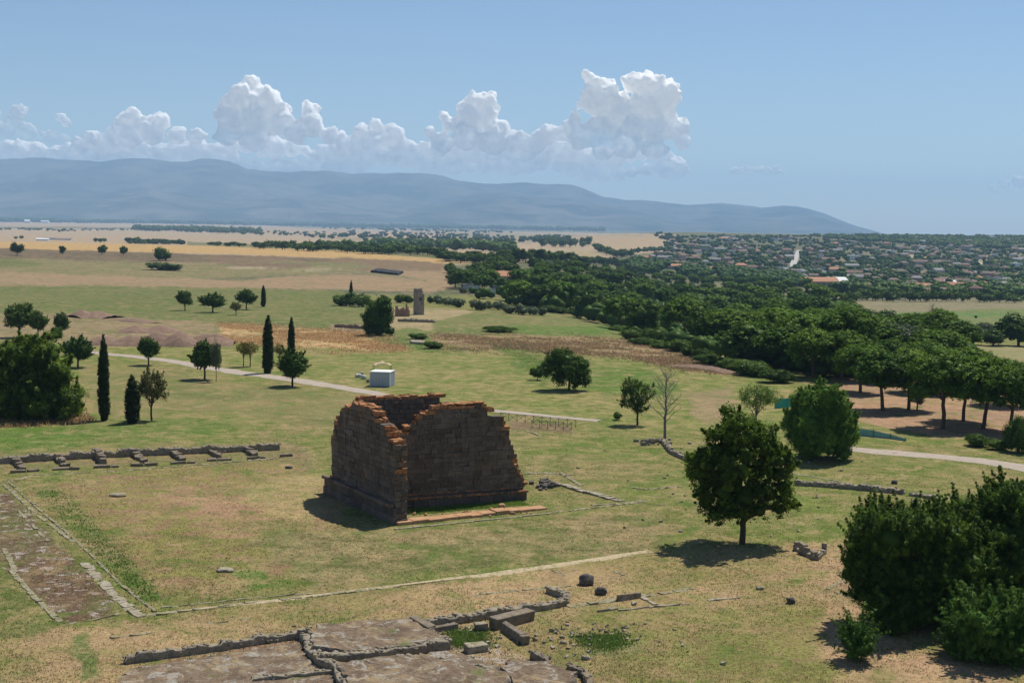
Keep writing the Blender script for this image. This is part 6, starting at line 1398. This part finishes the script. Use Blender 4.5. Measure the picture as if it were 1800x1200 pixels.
def grass(name, polys, n, hr, wr, seed, label, col=None, lean=.35, trip=3, blur=0., patch=0., gain=1.):
    rg = np.random.RandomState(seed); P = []
    for poly, sh in polys:
        lo, hi = poly.min(0) - blur * 2, poly.max(0) + blur * 2; need = int(n * sh); got = 0
        for _ in range(60):
            if got >= need: break
            q = lo + rg.rand(need * 2, 2) * (hi - lo); j = q + rg.normal(size=q.shape) * np.array([blur, blur * .35]); q = q[inpoly(j[:, 0], j[:, 1], poly)][:need - got]; got += len(q); P.append(q)
    P = np.concatenate(P); d = np.stack([(P[:, 0] - 900) / F, -(P[:, 1] - 600) / F], 1); c, s = math.cos(ROLL), math.sin(ROLL)
    u, v = d[:, 0] * c - d[:, 1] * s, d[:, 0] * s + d[:, 1] * c; cp, sp = math.cos(PITCH), math.sin(PITCH)
    R = np.stack([u, cp + v * sp, -sp + v * cp], 1); z = np.zeros(len(P))
    for _ in range(40):
        k = (z - H) / R[:, 2]; zn = terrain(R[:, 0] * k, R[:, 1] * k); z = z * .6 + zn * .4
    k = (z - H) / R[:, 2]; B = R * k[:, None]; B[:, 2] = terrain(B[:, 0], B[:, 1]) - .03
    ok = (B[:, 1] > 40) & (B[:, 1] < 620)
    if patch: ok &= (wob(B[:, 0], B[:, 1], patch, seed) + .6 * wob(B[:, 0], B[:, 1], patch * .3, seed + 2) > rg.normal(size=len(B)) * .35 - .1)
    B, P = B[ok], P[ok]; cc = cover_at(P[:, 0], P[:, 1], rg) if col is None else np.array(col)[rg.randint(len(col), size=len(B))]
    n = len(B); B = np.repeat(B, trip, 0) + np.c_[rg.normal(size=(n * trip, 2)) * wr[1] * .9, np.zeros(n * trip)]; m = len(B); cc = np.repeat(cc, trip, 0)
    h = rg.uniform(*hr, m); w_ = rg.uniform(*wr, m); a = rg.uniform(0, 6.28, m); dx = np.c_[np.cos(a), np.sin(a), np.zeros(m)] * w_[:, None] / 2
    ln = np.c_[rg.normal(size=(m, 2)) * lean, np.ones(m)] * h[:, None]
    V = np.stack([B - dx, B + dx, B + ln], 1).reshape(-1, 3); T = np.arange(m * 3).reshape(-1, 3)
    cc = np.repeat(np.clip(cc * rg.uniform(.75, 1.35, (m, 1)) * gain, 0, .9), 3, 0)
    me = fastmesh(name, V, None, T, dict(blade=cc)); o = link(name, me, M.setdefault('blades', vertcol_mat('grass_blades'))); tag(o, label, 'grass', kind='stuff')
grass('short_grass', [(P_(-60,800, 1860,820, 1860,1260, -60,1260), 1)], 90000, (.03, .11), (.03, .08), 1, 'short mixed green and dry grass covering the near lawn', gain=1.3)
grass('green_tufts', [(P_(-60,740, 1860,770, 1860,1260, -60,1260), 1)], 60000, (.05, .16), (.04, .10), 2, 'green tufts growing in patches between the dry grass', [(.07, .11, .025), (.10, .14, .035), (.13, .16, .04)], patch=7., gain=1.15)
grass('straw_tufts', [(P_(-60,760, 1860,800, 1860,1260, -60,1260), 1)], 45000, (.05, .18), (.03, .09), 12, 'straw coloured tufts in patches on the near lawn', [(.42, .32, .18), (.34, .25, .13), (.28, .18, .10)], patch=5., gain=1.2)
grass('tall_dry_grass', [(P_(385,566, 520,577, 640,583, 690,596, 715,616, 600,620, 480,606, 400,600), 1)], 22000, (.12, .5), (.10, .26), 3, 'tall golden dry grass behind the path and the cypresses', [(.56, .37, .19), (.48, .30, .14), (.66, .47, .27), (.36, .22, .10)], .5, blur=9, patch=9.)
grass('brown_weeds', [(P_(760,588, 1000,590, 1160,602, 1260,630, 1310,658, 1200,650, 1100,628, 900,618, 760,610), 1)], 20000, (.12, .45), (.10, .26), 4, 'reddish brown weeds on the band in front of the pine wood', [(.34, .21, .14), (.26, .15, .10), (.42, .30, .18), (.20, .20, .07)], .5, blur=10, patch=9.)
grass('tall_dry_grass', [(P_(0,722, 150,728, 160,742, 0,752), 1)], 1600, (.3, .7), (.1, .25), 5, 'straw coloured grass fringe at the foot of the big thicket', [(.45, .32, .16), (.36, .24, .12)], .5, blur=5)
grass('podium_grass', [(P_(722,905, 930,887, 915,880, 722,894), 1)], 3500, (.08, .22), (.05, .12), 6, 'bright green grass between the near temple wall and the orange sill', [(.10, .19, .025), (.15, .25, .04), (.20, .24, .07)], gain=1.25)
grass('green_weeds', [(P_(640,600, 700,596, 860,612, 780,618), .2), (P_(900,620, 960,625, 990,650, 940,655), .15), (P_(1010,1118, 1090,1115, 1100,1135, 1050,1142), .2), (P_(780,1110, 850,1105, 855,1132, 805,1138), .25), (P_(70,860, 110,860, 280,1050, 250,1060), .2)], 5000, (.06, .22), (.06, .16), 7, 'fresh green weeds in the hollows of the lawn', [(.09, .16, .03), (.12, .20, .035), (.17, .23, .06)], blur=12)

# ------------------------------------------------------------------ haze
bm = bmesh.new(); box_(bm, -19000, 19000, -300, 26500, -42, 1050)
hz = bmobj('haze', bm, None, None, kind='stuff', label='pale blue summer haze lying over the plain', cat='haze')
m, t, out = new_mat('haze_air'); pv = N(t, 'ShaderNodeVolumePrincipled'); pv.inputs['Color'].default_value = (.44, .69, 1., 1); pv.inputs['Density'].default_value = 5.6e-5; pv.inputs['Anisotropy'].default_value = .1
t.links.new(pv.outputs[0], out.inputs['Volume']); hz.data.materials.append(m); m.cycles.homogeneous_volume = True if hasattr(m.cycles, 'homogeneous_volume') else None
print('objects', len(bpy.data.objects))
